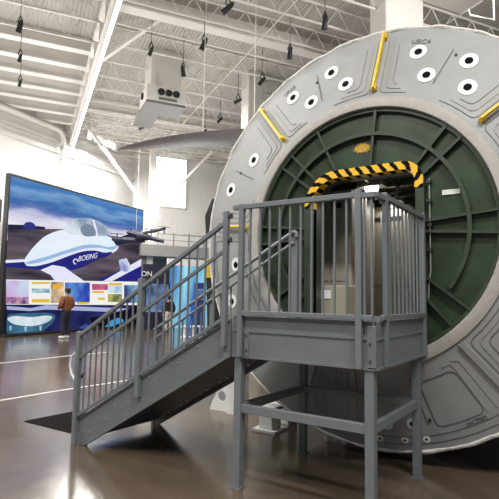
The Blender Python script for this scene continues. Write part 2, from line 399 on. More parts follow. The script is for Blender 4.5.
def pic(name, pts, m, curve=False, parent=None):
    ZCH[0] += 1; off = .004+.0018*ZCH[0]
    pp = smooth_poly([Vector((a, b)) for a, b in pts]) if curve else [Vector(p) for p in pts]
    q = [scr(a.x, a.y) for a in pp]
    q = [A0+sd*max(0.0, min((v-A0).dot(sd), (B0-A0).length))+Z*max(.12, min(v.z, ZT)) for v in q]
    mb = MB(); mb.prism([v+sn*(off-.0008) for v in q], sn*.0008)
    return mb.build(name, m, parent or vw)
E_ = {}
def em(key, col, s=1, col2=None, **k):
    if key not in E_: E_[key] = emitmat('screen '+key, col, s, col2, **k)
    return E_[key]
# backdrop: the picture's sky, with its cloud bands as noise
def sky_mat():
    m = bpy.data.materials.new('screen picture sky'); m.use_nodes = True; nt = m.node_tree
    nt.nodes.remove(nt.nodes['Principled BSDF']); e = nt.nodes.new('ShaderNodeEmission'); nt.links.new(e.outputs[0], nt.nodes['Material Output'].inputs[0])
    tc = nt.nodes.new('ShaderNodeTexCoord'); sx = nt.nodes.new('ShaderNodeSeparateXYZ'); nt.links.new(tc.outputs['Object'], sx.inputs[0])
    mp = nt.nodes.new('ShaderNodeMapping'); mp.inputs['Scale'].default_value = (.22, .22, 1.3); nt.links.new(tc.outputs['Object'], mp.inputs[0])
    n = nt.nodes.new('ShaderNodeTexNoise'); n.inputs['Scale'].default_value = 1.6; n.inputs['Detail'].default_value = 7; nt.links.new(mp.outputs[0], n.inputs['Vector'])
    a = nt.nodes.new('ShaderNodeMath'); a.operation = 'MULTIPLY_ADD'; nt.links.new(n.outputs['Fac'], a.inputs[0]); a.inputs[1].default_value = 1.5; nt.links.new(sx.outputs['Z'], a.inputs[2])
    mr = nt.nodes.new('ShaderNodeMapRange'); mr.inputs['From Min'].default_value = 4.0; mr.inputs['From Max'].default_value = ZT+1.2; nt.links.new(a.outputs[0], mr.inputs[0])
    rp = nt.nodes.new('ShaderNodeValToRGB'); nt.links.new(mr.outputs[0], rp.inputs[0]); el = rp.color_ramp.elements
    el[0].position = 0; el[0].color = (.80, .80, .90, 1); el[1].position = 1; el[1].color = (.03, .12, .40, 1)
    for pz, c in ((.34, (.90, .87, .93)), (.45, (.62, .62, .80)), (.53, (.16, .22, .50)), (.62, (.05, .15, .42)), (.72, (.20, .38, .66)), (.80, (.06, .20, .50)), (.9, (.10, .26, .56))):
        q = el.new(pz); q.color = (*c, 1)
    nt.links.new(rp.outputs[0], e.inputs['Color']); e.inputs['Strength'].default_value = .95
    return m
pic('picture_sky', [(5.5, 174.5), (143, 211), (143, 255), (5.5, 240)], sky_mat())
pic('picture_tarmac', [(5.5, 228), (60, 229), (143, 240), (143, 290), (5.5, 284)], em('tarmac', (.035, .028, .042), 1, (.15, .12, .15), scale=.9, stretch=(.3, .3, 2)))
pic('picture_marking', [(5.5, 260), (30, 259), (30, 261.5), (5.5, 263)], em('white', (.78, .78, .92), 1))
pic('picture_marking', [(5.5, 263), (30, 261.5), (60, 267), (45, 270), (5.5, 267)], em('stripe', (.022, .022, .20), 1))
pic('picture_treeline', [(5.5, 224), (28, 225), (45, 227), (45, 229.5), (5.5, 229)], em('dark', (.02, .02, .06), 1))
pic('picture_hangar', [(23, 228), (25, 223), (30, 222), (34, 224), (35, 229)], em('navyblue', (.03, .04, .22), 1), True)
# aircraft in the picture
pic('aircraft_wing_shadow', [(95, 281), (143, 262), (143, 281)], em('deepblue', (.02, .02, .22), 1))
pic('aircraft_wing', [(103, 281), (143, 259), (143, 266), (112, 281)], em('white', (.78, .78, .92)))
pic('aircraft_body', [(24, 262), (27, 255), (36, 244), (47, 235), (62, 230), (80, 231), (100, 234), (113, 239), (118, 247), (112, 253), (100, 254), (88, 254), (74, 258), (58, 264), (42, 268), (31, 269)], em('body', (.84, .88, .96), 1, (.74, .85, .94), scale=.5, stretch=(1, 1, 3)), True)
pic('aircraft_shade', [(25, 263), (33, 260), (48, 256), (66, 250), (84, 245), (98, 245), (108, 247), (117, 246), (112, 250), (100, 248), (86, 248.5), (68, 253), (50, 259), (34, 264)], em('paleblue', (.30, .50, .74), 1), True)
pic('aircraft_stripe', [(26, 266), (36, 266), (52, 262), (68, 256), (82, 251.5), (94, 250.5), (104, 252.5), (112, 252), (106, 257), (98, 259), (90, 263), (80, 268), (66, 271), (52, 269), (38, 269.5), (30, 269)], em('stripe', (.022, .022, .20), 1), True)
pic('aircraft_pinstripe', [(27, 264.5), (44, 261.5), (66, 254), (82, 249), (94, 248.3), (106, 250.5), (94, 249.8), (82, 250.8), (66, 256), (46, 263)], em('white', (.78, .78, .92)), True)
pic('aircraft_canopy', [(64, 229), (68, 221), (78, 218), (92, 219), (104, 225), (112, 234), (98, 236), (80, 235), (70, 234)], em('canopy', (.26, .34, .46), 1, (.72, .78, .85), scale=1.2), True)
pic('canopy_frame', [(92, 220), (94, 220), (98, 236), (95.5, 236)], em('white', (.78, .78, .92)))
pic('seat_cabin', [(80, 228), (86, 224), (93, 227), (95, 235), (84, 236)], em('cabin', (.20, .25, .34), 1), True)
pic('aircraft_nose_wing', [(40, 270), (52, 265), (64, 267), (72, 273), (86, 282.5), (56, 283), (50, 275)], em('white', (.78, .78, .92)))
pic('aircraft_tail_boom', [(112, 240), (128, 234), (140, 238), (130, 242), (116, 246)], em('dark', (.02, .02, .06)))
pic('aircraft_fan', [(118, 260), (126, 258), (130, 266), (128, 272), (120, 271)], em('fan', (.22, .28, .55), 1, (.7, .75, .9), scale=2.2))
c = scr(87, 257.3)+sn*.07
text('aircraft_lettering', 'BOEING', .36, c, (sd+Z*.22*1.0).normalized(), Z, em('white', (.78, .78, .92)), vw, .25, extr=.003)
ring = MB()
lg = scr(74.5, 261.5)+sn*.07
for a0 in (0, 2.4): ring.tube([lg+sd*(.14*math.cos(a0+t*.3))+Z*(.11*math.sin(a0+t*.3)) for t in range(9)], .025, 5)
ring.build('aircraft_emblem', em('white', (.78, .78, .92)), vw)
# row of picture tiles
pic('tile_band', [(5.5, 279.5), (143, 282), (143, 305), (5.5, 304.5)], em('tilewhite', (.88, .87, .84), 1.0))
def tile(x0, x1, y0, y1, name, m): return pic(name, [(x0, y0), (x1, y0), (x1, y1), (x0, y1)], m)
tile(5.5, 28, 280.5, 304, 'picture_tile', em('sunset', (.62, .25, .66), 1, (.55, .85, .88), scale=.45, stretch=(1, 1, 1)))
tile(5.5, 28, 297, 304, 'picture_tile', em('city', (.10, .05, .18), 1, (.65, .35, .50), scale=3))
tile(31, 49, 282, 284, 'picture_tile', em('gold', (.72, .50, .06), 1)); tile(31, 49, 288.5, 293, 'picture_tile', em('sea', (.10, .26, .40), 1, (.5, .68, .75), scale=2, stretch=(1, 1, 4)))
tile(31, 49, 299, 302.5, 'picture_tile', em('gold', (.72, .50, .06)))
tile(50, 63, 282, 303, 'picture_tile', em('face', (.05, .03, .03), 1, (.85, .62, .40), scale=1.3))
tile(52, 60, 284, 289, 'picture_tile', em('amber', (.80, .42, .04), 1)); tile(64, 89, 282.5, 302, 'picture_tile', em('bluetile', (.03, .06, .40), 1, (.14, .35, .75), scale=1.1))
tile(76, 88, 302, 304, 'picture_tile', em('gold', (.72, .50, .06)))
tile(91, 107, 284, 290, 'picture_tile', em('crimson', (.40, .03, .16), 1, (.55, .2, .3), scale=2)); tile(91.5, 103, 291, 293, 'picture_tile', em('amber', (.80, .42, .04), 1))
tile(97, 104, 297.5, 300, 'picture_tile', em('gold', (.72, .50, .06)))
tile(108, 121, 283, 285.5, 'picture_tile', em('gold', (.72, .50, .06))); tile(107, 121, 286, 293, 'picture_tile', em('skytile', (.25, .5, .72), 1, (.7, .8, .85), scale=1.6)); tile(107, 121, 294, 302, 'picture_tile', em('meadow', (.08, .10, .06), 1, (.62, .60, .14), scale=1.4))
tile(123, 141, 285, 303, 'picture_tile', em('navytile', (.02, .04, .16), 1, (.25, .5, .7), scale=.8))
# lower display
pic('lower_display', [(5.5, 304.5), (143, 305), (143, 330), (5.5, 336)], em('lower', (.008, .010, .045), 1, (.025, .028, .15), scale=.7))
pic('light_streak', [(5.5, 306), (30, 308), (45, 305), (90, 307), (143, 309), (143, 313), (90, 311), (45, 309.5), (28, 311), (5.5, 309.5)], em('streak', (.40, .42, .66), 1))
pic('dish_shadow', [(5.8, 318), (10, 314), (28, 313), (48, 313), (54, 317), (48, 326), (36, 333), (18, 334.5), (6, 333)], em('dish', (.03, .09, .16), 1, (.06, .18, .28), scale=1.2), True)
pic('dish', [(6.5, 318), (14, 316), (30, 317), (46, 315.5), (51, 317.5), (44, 323), (30, 326), (14, 324.5), (7.5, 321)], em('dishwhite', (.38, .56, .66), 1, (.72, .80, .84), scale=1.5), True)
for x, y in ((9, 327), (24, 328), (39, 327)): pic('dish_light', [(x-1.2, y-1), (x+1.6, y-1.5), (x+.8, y+3.5), (x-.6, y+3.5)], em('paleblue', (.30, .50, .74)))
pic('dark_stripe', [(88, 318), (143, 306), (143, 324), (92, 331)], em('dark2', (.006, .006, .012), 1))
pic('robot_arm', [(100, 333), (108, 322), (116, 318), (121, 319), (122, 322), (114, 325), (108, 331)], em('robot', (.05, .32, .68), 1), True)
pic('blue_block', [(78, 327), (84, 324), (92, 328), (90, 332), (78, 333)], em('block', (.03, .08, .36), 1))
m_ = MB(); m_.prism([A0-sd*.06+sn*.35, B0+sd*.05+sn*.35, B0+sd*.05+sn*.09, A0-sd*.06+sn*.09], (0, 0, .11)); m_.build('plinth', M['black'], vw)
# black bracket and hang wire on the edges of the wall
m_ = MB(); p = scr(2, 211); m_.obox(p-sd*.2-sn*.1, sd*.18, sn*.1, Z*.45); m_.build('edge_bracket', M['steel_dark'], vw)

# drone model hanging in front of the right end of the wall
dz = 23.0; c0 = at(141, 236, dz)
dr = empty('drone_model', c0); tag(dr, 'dark multirotor drone model hanging before the right end of the video wall', 'drone')
m_ = MB(); m_.tube([at(133, 233, dz), at(139, 236, dz), at(147, 237, dz), at(153, 239, dz)], [.06, .2, .17, .05], 10); m_.build('fuselage', M['drone'], dr, smooth=True)
for p, q, w in (((112, 239), (145, 241), .13), ((127, 232), (164, 241.5), .13), ((143, 233), (166, 228.5), .08)):
    m_ = MB(); m_.tube([at(*p, dz-.1), at((p[0]+q[0])/2, (p[1]+q[1])/2, dz), at(*q, dz+.1)], [w*.6, w, w*.6], 8); m_.build('boom', M['drone'], dr, smooth=True)
for (x, y) in ((117, 233.5), (131, 229), (151, 229), (164, 227)):
    m_ = MB(); m_.bar(at(x-6, y, dz), at(x+6, y+.6, dz), .14, .02); m_.tube([at(x, y-.4, dz), at(x+.2, y+7, dz)], .03, 6); m_.build('rotor', M['drone'], dr)
for x in (136, 147):
    m_ = MB(); p = at(x, 235, dz); m_.tube([p, Vector((p.x, p.y, ROOF+.02))], .010, 4); m_.build('hanger_wire', M['joist'], dr)

# wing model hanging behind the module
wg = empty('aircraft_wing', at(200, 142, 13.5)); tag(wg, 'long grey tapered aircraft wing hanging above left of the round module', 'wing')
m_ = MB(); N = 12; tip, root = at(118, 149.5, 14.5), at(262, 138, 12.6); ax = (root-tip).normalized(); ch = Z.cross(ax).normalized(); 
if ch.dot(Fv) < 0: ch = -ch
ch = (ch*math.cos(R_(14))-Z*math.sin(R_(14))).normalized()
secs = []
for i in range(N+1):
    t = i/N; c = tip.lerp(root, t)+Z*.10*math.sin(PI*t); cw = .06+.9*t**.65; th = .02+.07*t
    secs.append([c-ch*cw*.5+Z*.12*cw*0, c-ch*cw*.2+Z*th, c+ch*cw*.25+Z*th*.7, c+ch*cw*.5, c+ch*cw*.2-Z*th*.5, c-ch*cw*.25-Z*th*.8])
k = 6; vs = [v for s in secs for v in s]; fs = [(i*k+q, i*k+(q+1) % k, (i+1)*k+(q+1) % k, (i+1)*k+q) for i in range(N) for q in range(k)]
fs += [tuple(range(k)), tuple(range(N*k, N*k+k))]
m_.add(vs, fs); m_.build('wing_skin', M['wing'], wg, smooth=True)
m_ = MB(); p = at(212, 155, 13.0); q = at(262, 150, 12.5); m_.prism([p, q, q-Z*.25+ax*.0, at(225, 158, 13.0)], ch*.35); m_.build('wing_root_fairing', M['wingpale'], wg)
for t in (.62, .95):
    m_ = MB(); c = tip.lerp(root, t)+Z*.1; m_.tube([c, Vector((c.x, c.y, ROOF+.02))], .010, 4); m_.build('hanger_wire', M['joist'], wg)

# air handling units
def hvac(S, D, z0, label):
    e = empty('air_handler', W(S, D, z0), HA); tag(e, label, 'air handler')
    e_m = Matrix.Translation(W(S, D, z0)) @ Matrix.Rotation(HA, 4, 'Z')
    def b(mb, name, m, **kw):
        mb.v = [tuple(e_m @ Vector(p)) for p in mb.v]
        bpy.context.view_layer.update()
        return mb.build(name, m, e, **kw)
    m_ = MB(); m_.prism([(-.58, 0, .68), (.52, 0, .68), (.52, 0, 1.95), (.25, 0, 2.25), (-.3, 0, 2.42), (-.58, 0, 2.42)], (0, 1.0, 0)); m_.box((-.5, .15, 2.2), (.2, .85, ROOF-z0+.02)); b(m_, 'supply_duct', M['duct'], bevel=.03)
    m_ = MB(); m_.box((-.72, -.12, .12), (.72, 1.05, .66)); b(m_, 'unit_body', M['duct'], bevel=.02)
    m_ = MB(); m_.box((-.70, -.1, .02), (.68, 1.0, .13)); b(m_, 'bottom_grille', M['grille'])
    for x in (-.22, .05, .32):
        m_ = MB(); m_.lathe([(0, -.12), (.11, -.12), (.125, -.17), (.10, -.18), (.085, -.14), (0, -.13)], (x, .44), 'y', 18, closed=False); b(m_, 'air_nozzle', M['black'], smooth=True)
    m_ = MB(); m_.box((-.3, -.135, .16), (.35, -.11, .26)); b(m_, 'front_slot', M['grille'])
    m_ = MB(); m_.lathe([(0, 0), (.12, 0), (.13, .05), (.1, .06), (0, .02)], (0, 0), 'z', 16, closed=False)
    m_.v = [(-.72-p[2], .5+p[0], .42+p[1]) for p in m_.v]; b(m_, 'side_nozzle', M['black'], smooth=True)
    m_ = MB()
    m_.prism([(-.72, 1.0, .02), (.0, 1.0, .02), (.0, 2.4, -.05), (-.72, 2.4, -.05)], (0, .02, .1)); b(m_, 'return_louvre', M['grille'])
    return e
p = atz(166, 106, 8.35); S_, D_ = SD(p); hvac(S_, D_, 8.33, 'white box air handler with three round black nozzles hanging from the roof')
# second unit cut by the top of the frame
ct = at(461, 14, 10.5); S_, D_ = SD(ct)
e = empty('air_duct', ct); tag(e, 'pale duct box at the top right corner above the module', 'duct')
m_ = MB(); hb(m_, (S_-2.2, D_-1.6, ct.z), (S_, D_, ct.z+.7)); m_.build('duct_box', M['duct'], e)
m_ = MB(); hb(m_, (S_-1.6, D_-1.3, ct.z+.7), (S_-.6, D_-.4, ROOF+.02)); m_.build('duct_riser', M['duct'], e)
m_ = MB(); a, b = at(470, 15, 10.8), at(494, 20, 10.8); m_.tube([W(S_-.01, D_-.1, ct.z+.35), a, b, b+Z*.9], .02, 6); m_.build('hanger_rod', M['duct'], e)
# square white columns / ducts behind the module
def col(name, x0, x1, d, label, depth=1.0, ztop=ROOF+.02, cat='column'):
    D0 = SD(at((x0+x1)/2, 100, d))[1]; s0, s1 = SD(hitD(x0, 30 if d < 15 else 110, D0))[0], SD(hitD(x1, 30 if d < 15 else 110, D0))[0]
    m_ = MB(); hb(m_, (s0, D0, 0), (s1, D0+depth, ztop)); o = m_.build(name, M['duct'], loc=W((s0+s1)/2, D0, 0), bevel=.04); tag(o, label, cat); return o
col('square_column', 386, 424, 13.5, 'wide square white column rising behind the top of the module', .7)
col('square_column', 248, 264, 19, 'narrower square white column behind the left edge of the module', .7)

# spotlights
spots = [(20, 26, .0, 1.1, 'black spotlight at the far upper left, nearest of the row of three'), (20, 58, 0, .8, 'black spotlight, middle of the row of three at the far upper left'), (20, 83, 0, .8, 'black spotlight, farthest of the row of three at the far upper left'),
 (228, 8, .6, 1.15, 'black spotlight at the top centre of the ceiling, tilted right'), (204, 44, .1, 1.15, 'black spotlight pointing straight down just below the tilted one at top centre'), (183, 71, -.5, 1.15, 'black spotlight beside the right side of the air handler'),
 (262, 81, .4, 1.0, 'black spotlight just left of the module top, right of the narrower column'), (238, 101, .9, 1.0, 'black spotlight beside the left of the narrower square column'), (290, 53, -.3, 1.1, 'black spotlight above the upper left edge of the module'),
 (325, 22, -.3, 1.15, 'black spotlight high above the module top left of the wide column'), (220, 120, .5, .9, 'small black spotlight above the wing between air handler and narrower column'), (142, 128, 1.0, .9, 'small black spotlight under the slanted louvre of the air handler'), (205, 132, .1, .9, 'small black spotlight just above the wing'), (151, 51, .1, .9, 'black spotlight beside the left of the air handler duct')]
for (x, y, tilt, sc, lab) in spots:
    p = atz(x, y, 9.2); e = empty('spotlight', p); tag(e, lab, 'spotlight', 'ceiling spotlights')
    ax = (Rv*math.sin(tilt+.25)+Z*math.cos(tilt+.25)-h*.3).normalized()
    m_ = MB(); sc *= .62; L = .27*sc; m_.tube([p-ax*L, p-ax*L*.3, p+ax*L*.4, p+ax*L], [.115*sc, .105*sc, .10*sc, .05*sc], 10); m_.build('lamp_can', M['black'], e, smooth=True)
    m_ = MB(); m_.tube([p+ax*.05, p+Rv*.07+Z*.13, p+Z*.30], .018, 6); m_.tube([p+ax*.05, p-Rv*.07+Z*.13, p+Z*.30], .018, 6); m_.build('yoke', M['black'], e)
    m_ = MB(); m_.tube([p+Z*.29, Vector((p.x, p.y, ROOF+.02))], .013, 6); m_.build('drop_rod', M['grille'], e)

# ------------------------------------------------------------------ the module
MX, MZ = .67656, 2.44632
YI, RI, YO, RO = 1.29965, 1.36158, 1.61255, 2.36497
def cone(a, r, off=0.0):                                  # angle in degrees, radius, lift along the cone's normal
    a = R_(a); y = YI+(r-RI)/(RO-RI)*(YO-YI); sl = math.atan2(YO-YI, RO-RI)
    n = Vector((-math.sin(sl)*-math.cos(a)*-1, -math.cos(sl), 0))
    n = Vector((-math.sin(sl)*math.cos(a)*-1, -math.cos(sl), math.sin(sl)*math.sin(a)))
    return Vector((MX+r*math.cos(a), y, MZ+r*math.sin(a)))+n*off
def cframe(a, r):                                         # tangent, outward slope, normal
    t = (cone(a+.1, r)-cone(a-.1, r)).normalized(); u = (cone(a, r+.01)-cone(a, r-.01)).normalized(); n = u.cross(t)
    if n.y > 0: n = -n
    return t, u, n
mod = empty('space_module', (MX, YI, 0)); tag(mod, 'huge round grey space station module end with a dark green hatch wall', 'space module')
m_ = MB(); m_.lathe([(RI+.02, YI+.01), (RO, YO), (RO, YO+.06), (RI+.12, YI+.16), (RI+.02, YI+.14)], (MX, MZ), n=144); m_.build('end_cone', M['shell'], mod, smooth=True)
m_ = MB(); m_.lathe([(RI, YI+.20), (RI, YI+.010), (RI+.006, YI+.002), (RI+.02, YI+.001), (RI+.085, YI+.012), (RI+.115, YI+.020), (RI+.120, YI+.034), (RI+.06, YI+.12)], (MX, MZ), n=144); m_.build('rim', M['rimm'], mod, smooth=True)
# wavy blanket lip
lip = MB(); NL = 240; vs = []; kk = 8
for i in range(NL):
    a = 2*PI*i/NL; w = .004*math.sin(a*37)+.003*math.sin(a*61+1)+random.uniform(-.003, .003); rr = RO-.006+w; tr = .024+.003*math.sin(a*23)
    for q in range(kk):
        b = 2*PI*q/kk; vs.append((MX+(rr+tr*math.cos(b))*math.cos(a), YO+.012+tr*1.2*math.sin(b)+.006*math.sin(a*29), MZ+(rr+tr*math.cos(b))*math.sin(a)))
lip.add(vs, [(i*kk+q, ((i+1) % NL)*kk+q, ((i+1) % NL)*kk+(q+1) % kk, i*kk+(q+1) % kk) for i in range(NL) for q in range(kk)])
lip.build('edge_blanket', M['lip'], mod, smooth=True)
m_ = MB(); m_.lathe([(RO-.05, YO+.05), (RO-.02, YO+.06), (RO-.05, 5.6), (RO-.35, 6.1), (RO-.40, 6.1), (RO-.10, 5.55)], (MX, MZ), n=120); m_.build('cylinder_hull', M['shell'], mod, smooth=True)
m_ = MB(); m_.lathe([(0, 5.9), (RO-.36, 5.9), (RO-.36, 6.08), (0, 6.08)], (MX, MZ), n=72, closed=False); m_.build('end_wall', M['tan'], mod)
# strips lying on the cone
def strip(mb, pts, w, hgt=.004):                          # pts: list of (angle, radius)
    P = [cone(a, r) for a, r in pts]; n = len(P); vs = []
    for i, p in enumerate(P):
        t = (P[min(i+1, n-1)]-P[max(i-1, 0)]).normalized(); nn = cframe(*pts[i])[2]; sd_ = t.cross(nn).normalized()
        for (a, b) in ((-1, -.3), (1, -.3), (1, 1), (-1, 1)): vs.append(p+sd_*(a*w/2)+nn*(hgt*b))
    fs = [(i*4+q, i*4+(q+1) % 4, i*4+4+(q+1) % 4, i*4+4+q) for i in range(n-1) for q in range(4)]+[(0, 1, 2, 3), ((n-1)*4, (n-1)*4+1, (n-1)*4+2, (n-1)*4+3)]
    mb.add(vs, fs)
def loop(a0, a1, d, r0, r1, rad=.05, gap=None):           # rounded panel outline, sides parallel to the sector edges, inset d
    out = []
    def side(ae, sgn, r): return ae+sgn*math.degrees(math.asin(min(.99, d/r)))
    rs = [r0+rad+(r1-r0-2*rad)*i/6 for i in range(7)]
    for r in rs: out.append((side(a0, 1, r), r))
    dl = math.degrees(rad/r1)
    out.append((side(a0, 1, r1)+dl*.3, r1-rad*.3))
    b0, b1 = side(a0, 1, r1)+dl, side(a1, -1, r1)-dl
    for i in range(11): out.append((b0+(b1-b0)*i/10, r1))
    out.append((side(a1, -1, r1)-dl*.3, r1-rad*.3))
    for r in rs[::-1]: out.append((side(a1, -1, r), r))
    dl = math.degrees(rad/r0); out.append((side(a1, -1, r0)-dl*.3, r0+rad*.3))
    b0, b1 = side(a1, -1, r0)-dl, side(a0, 1, r0)+dl
    for i in range(9): out.append((b0+(b1-b0)*i/8, r0))
    out.append((side(a0, 1, r0)+dl*.3, r0+rad*.3)); out.append(out[0])
    return out
BARS = [40.2, 85.5, 130.8, 174.7]
secs_ = [(40.2, 85.5), (85.5, 130.8), (130.8, 174.7), (174.7, 220), (220, 242), (242, 265), (265, 287.6), (287.6, 310.2), (310.2, 355), (-5, 40.2)]
for (a0, a1) in secs_:
    big = a1-a0 > 30
    if a0 in (220, 242, 265, 287.6): continue
    upper = a1 < 180 and a0 > 0
    for i in range(3):
        lp = loop(a0, a1, (.06 if big else .05)+.065*i, 1.535+.05*i, 2.27-.03*i, .05); wd = .005 if i != 1 else .010
        mm = M['ridge'] if i == 1 else (M['groove2'] if upper else M['groove'])
        if not upper:
            m_ = MB(); strip(m_, lp, wd, .004); m_.build('panel_seam', mm, mod)
        else:                                             # open seams: sides that turn in along the rim
            n1 = 7; left = lp[:n1]; right = lp[n1+13:n1+13+n1]; inner = lp[n1+13+n1:-2]; ni = len(inner)
            for run in (right+inner[:4-i], inner[ni-4+i:]+[lp[-2]]+left):
                m_ = MB(); strip(m_, run, wd, .004); m_.build('panel_seam', mm, mod)
for a in (310.2, 265, 220):
    m_ = MB(); strip(m_, [(a, 1.5+.05*i) for i in range(16)], .06, .022); m_.build('panel_ridge', M['shell'], mod)
for a in (64, 108.5, 153):
    m_ = MB(); strip(m_, [(a, 1.69+.06*i) for i in range(8)], .010, .004); m_.build('panel_seam', M['groove'], mod)
for run, wd, mm in ((loop(-72.4, -56.2, .05, 1.66, 2.13, .06), .007, 'groove'), ([(-112+2*i, 2.20) for i in range(31)], .006, 'groove'), ([(-112+2*i, 2.275) for i in range(31)], .006, 'groove'),
        ([(-73.2, 1.6+.06*i) for i in range(9)], .008, 'groove'), ([(-57+.35*i, 1.58+.005*i) for i in range(8)]+[(-54.5, 1.66+.06*i) for i in range(9)], .012, 'ridge'), ([(-61+.35*i, 1.60) for i in range(10)]+[(-57.2, 1.66+.06*i) for i in range(9)], .010, 'ridge')):
    m_ = MB(); strip(m_, run, wd, .004); m_.build('panel_seam', M[mm], mod)
# vertical ribs on the lower cone behind the platform
for i in range(9):
    a = 248+i*2.4; m_ = MB(); strip(m_, [(a, 1.56+.06*k) for k in range(10)], .012, .010); m_.build('panel_rib', M['shell'], mod)
# yellow handrails
for a in BARS:
    hr = MB(); r0, r1 = 1.56, (2.29 if a > 60 else 2.25)
    if a > 170: r1 = 1.98
    t, u, n = cframe(a, 1.9); p, q = cone(a, r0, .055), cone(a, r1, .055)
    hr.bar(p, q, .030, .05, n)
    for e_, s_ in ((p, 1), (q, -1)): hr.obox(e_+u*s_*.03-n*.035, t*.028, u*.035, n*.035)
    hr.build('handrail', M['yellow'], mod, bevel=.008)
# white targets with dark centres
def disc(mb, a, r, ro, off, th, ri=0.0, n=28):
    t, u, nn = cframe(a, r); c = cone(a, r)
    ring0 = [c+(t*math.cos(2*PI*i/n)+u*math.sin(2*PI*i/n))*ro for i in range(n)]
    mb.prism([p-nn*.002 for p in ring0], nn*(off+th))
def target(a, r, ro=.092, rc=.042):
    m_ = MB(); disc(m_, a, r, ro, 0, .006); d = m_.build('target_disc', M['white'], mod)
    m_ = MB(); disc(m_, a, r, rc, .006, .003); b = m_.build('target_centre', M['matte'], d)
    b.matrix_parent_inverse = d.matrix_basis.inverted()
for c_ in (62.85, 108.15):
    for da, r in ((11, 2.038), (4.9, 1.768), (-4.9, 2.03), (-10.1, 1.77)): target(c_+da, r)
target(146.0, 1.851); target(160.3, 2.066); target(190.5, 1.81); target(203, 2.05)
for a in (-85.1, -77.4): target(a, 2.067, .062, .032)
for a in (-87.9, -81, -75.2): target(a, 2.235, .036, .013)
for a, r in ((62.4, 2.054), (-72.3, 2.048), (153, 1.99), (109, 2.0)):
    m_ = MB(); disc(m_, a, r, .016, .004, .006, n=14); m_.build('dark_port', M['black'], mod)
for s_, a, r, z in (('URC4', 74.2, 2.165, .085), ('URC3', 119.3, 2.175, .075), ('URC1W', -61, 2.165, .06)):
    t, u, n = cframe(a, r); text('stencil_text', s_, z, cone(a, r, .004), -t, u, M['groove'], mod)
# black fin and yellow strap on the left rim
m_ = MB(); m_.prism([(-1.55, 1.78, 3.10), (-1.80, 1.78, 3.12), (-1.925, 1.78, 2.88), (-1.90, 1.78, 2.58), (-1.80, 1.78, 2.50), (-1.62, 1.78, 2.50)], (0, .12, 0)); m_.build('edge_fin', M['black'], mod)
m_ = MB(); m_.prism([(-1.62, 1.77, 2.25), (-1.90, 1.77, 2.25), (-1.88, 1.77, 1.97), (-1.60, 1.77, 1.97)], (0, .05, 0)); m_.build('yellow_strap', M['yellow'], mod)
m_ = MB(); m_.prism([(-1.58, 1.78, 1.97), (-1.87, 1.78, 1.97), (-1.83, 1.78, 1.25), (-1.45, 1.78, 1.25)], (0, .10, 0)); m_.build('dark_flap', M['black'], mod)
# green bulkhead
YB = 1.395; HX0, HX1, HZ0, HZ1 = .045, 1.24, 1.25, 3.07
hole = rrect(HX0, HX1, HZ0, HZ1, (.2, .2, .13, .32), 10)
NB = len(hole)
def bulk():
    m_ = MB(); vs = []; fs = []
    per = []
    for (x, z) in hole:
        a = math.atan2(z-MZ, x-MX); per.append((x, z, a))
    for yy in (YB, YB+.06):
        for (x, z, a) in per: vs.append((x, yy, z))
        for (x, z, a) in per: vs.append((MX+(RI+.02)*math.cos(a), yy, MZ+(RI+.02)*math.sin(a)))
    n = NB
    for i in range(n):
        j = (i+1) % n
        fs += [(i, j, n+j, n+i), (2*n+i, 3*n+i, 3*n+j, 2*n+j), (i, 2*n+i, 2*n+j, j), (n+i, n+j, 3*n+j, 3*n+i)]
    m_.add(vs, fs); return m_
# subdivide the hole outline finely so the round outer edge stays round
dense = []
for i in range(NB):
    p, q = Vector(hole[i]), Vector(hole[(i+1) % NB]); k = max(1, int((q-p).length/.05))
    for s in range(k): dense.append(tuple(p.lerp(q, s/k)))
hole_c = hole; hole = dense; NB = len(hole)
bulk().build('bulkhead', M['green'], mod)
def frame(mb, pts, w, y0, y1, out=True):                  # band around a closed outline, offset outward
    n = len(pts); c = Vector((MX, (HZ0+HZ1)/2)); outp = []
    for i in range(n):
        p0, p, p1 = Vector(pts[i-1]), Vector(pts[i]), Vector(pts[(i+1) % n]); t = (p1-p0).normalized(); outp.append(p+Vector((t.y, -t.x))*w)
    vs = [(p[0], y, p[1]) for y in (y0, y1) for p in pts]+[(p.x, y, p.y) for y in (y0, y1) for p in outp]; fs = []
    for i in range(n):
        j = (i+1) % n; fs += [(i, j, 2*n+j, 2*n+i), (n+i, 3*n+i, 3*n+j, n+j), (i, n+i, n+j, j), (2*n+i, 2*n+j, 3*n+j, 3*n+i)]
    mb.add(vs, fs)
m_ = MB(); frame(m_, hole_c, .088, YB-.075, YB+.2); m_.build('hatch_frame', M['green2'], mod, smooth=True)
m_ = MB(); m_.lathe([(1.055, YB), (1.055, YB-.07), (1.095, YB-.07), (1.095, YB)], (MX, MZ), n=120, a0=R_(-35), a1=R_(215)); m_.build('stiffener_ring', M['green2'], mod, smooth=True)
m_ = MB(); m_.lathe([(RI-.04, YB), (RI-.04, YB-.05), (RI, YB-.05), (RI, YB)], (MX, MZ), n=120); m_.build('edge_stiffener', M['green2'], mod, smooth=True)
def inner_r(a):                                           # distance from axis to hatch frame along an angle
    ca, sa = math.cos(R_(a)), math.sin(R_(a)); best = 9
    if abs(ca) > 1e-3: best = min(best, ((HX1-MX) if ca > 0 else (MX-HX0))/abs(ca))
    if abs(sa) > 1e-3: best = min(best, ((HZ1-MZ) if sa > 0 else (MZ-HZ0))/abs(sa))
    return best+.085
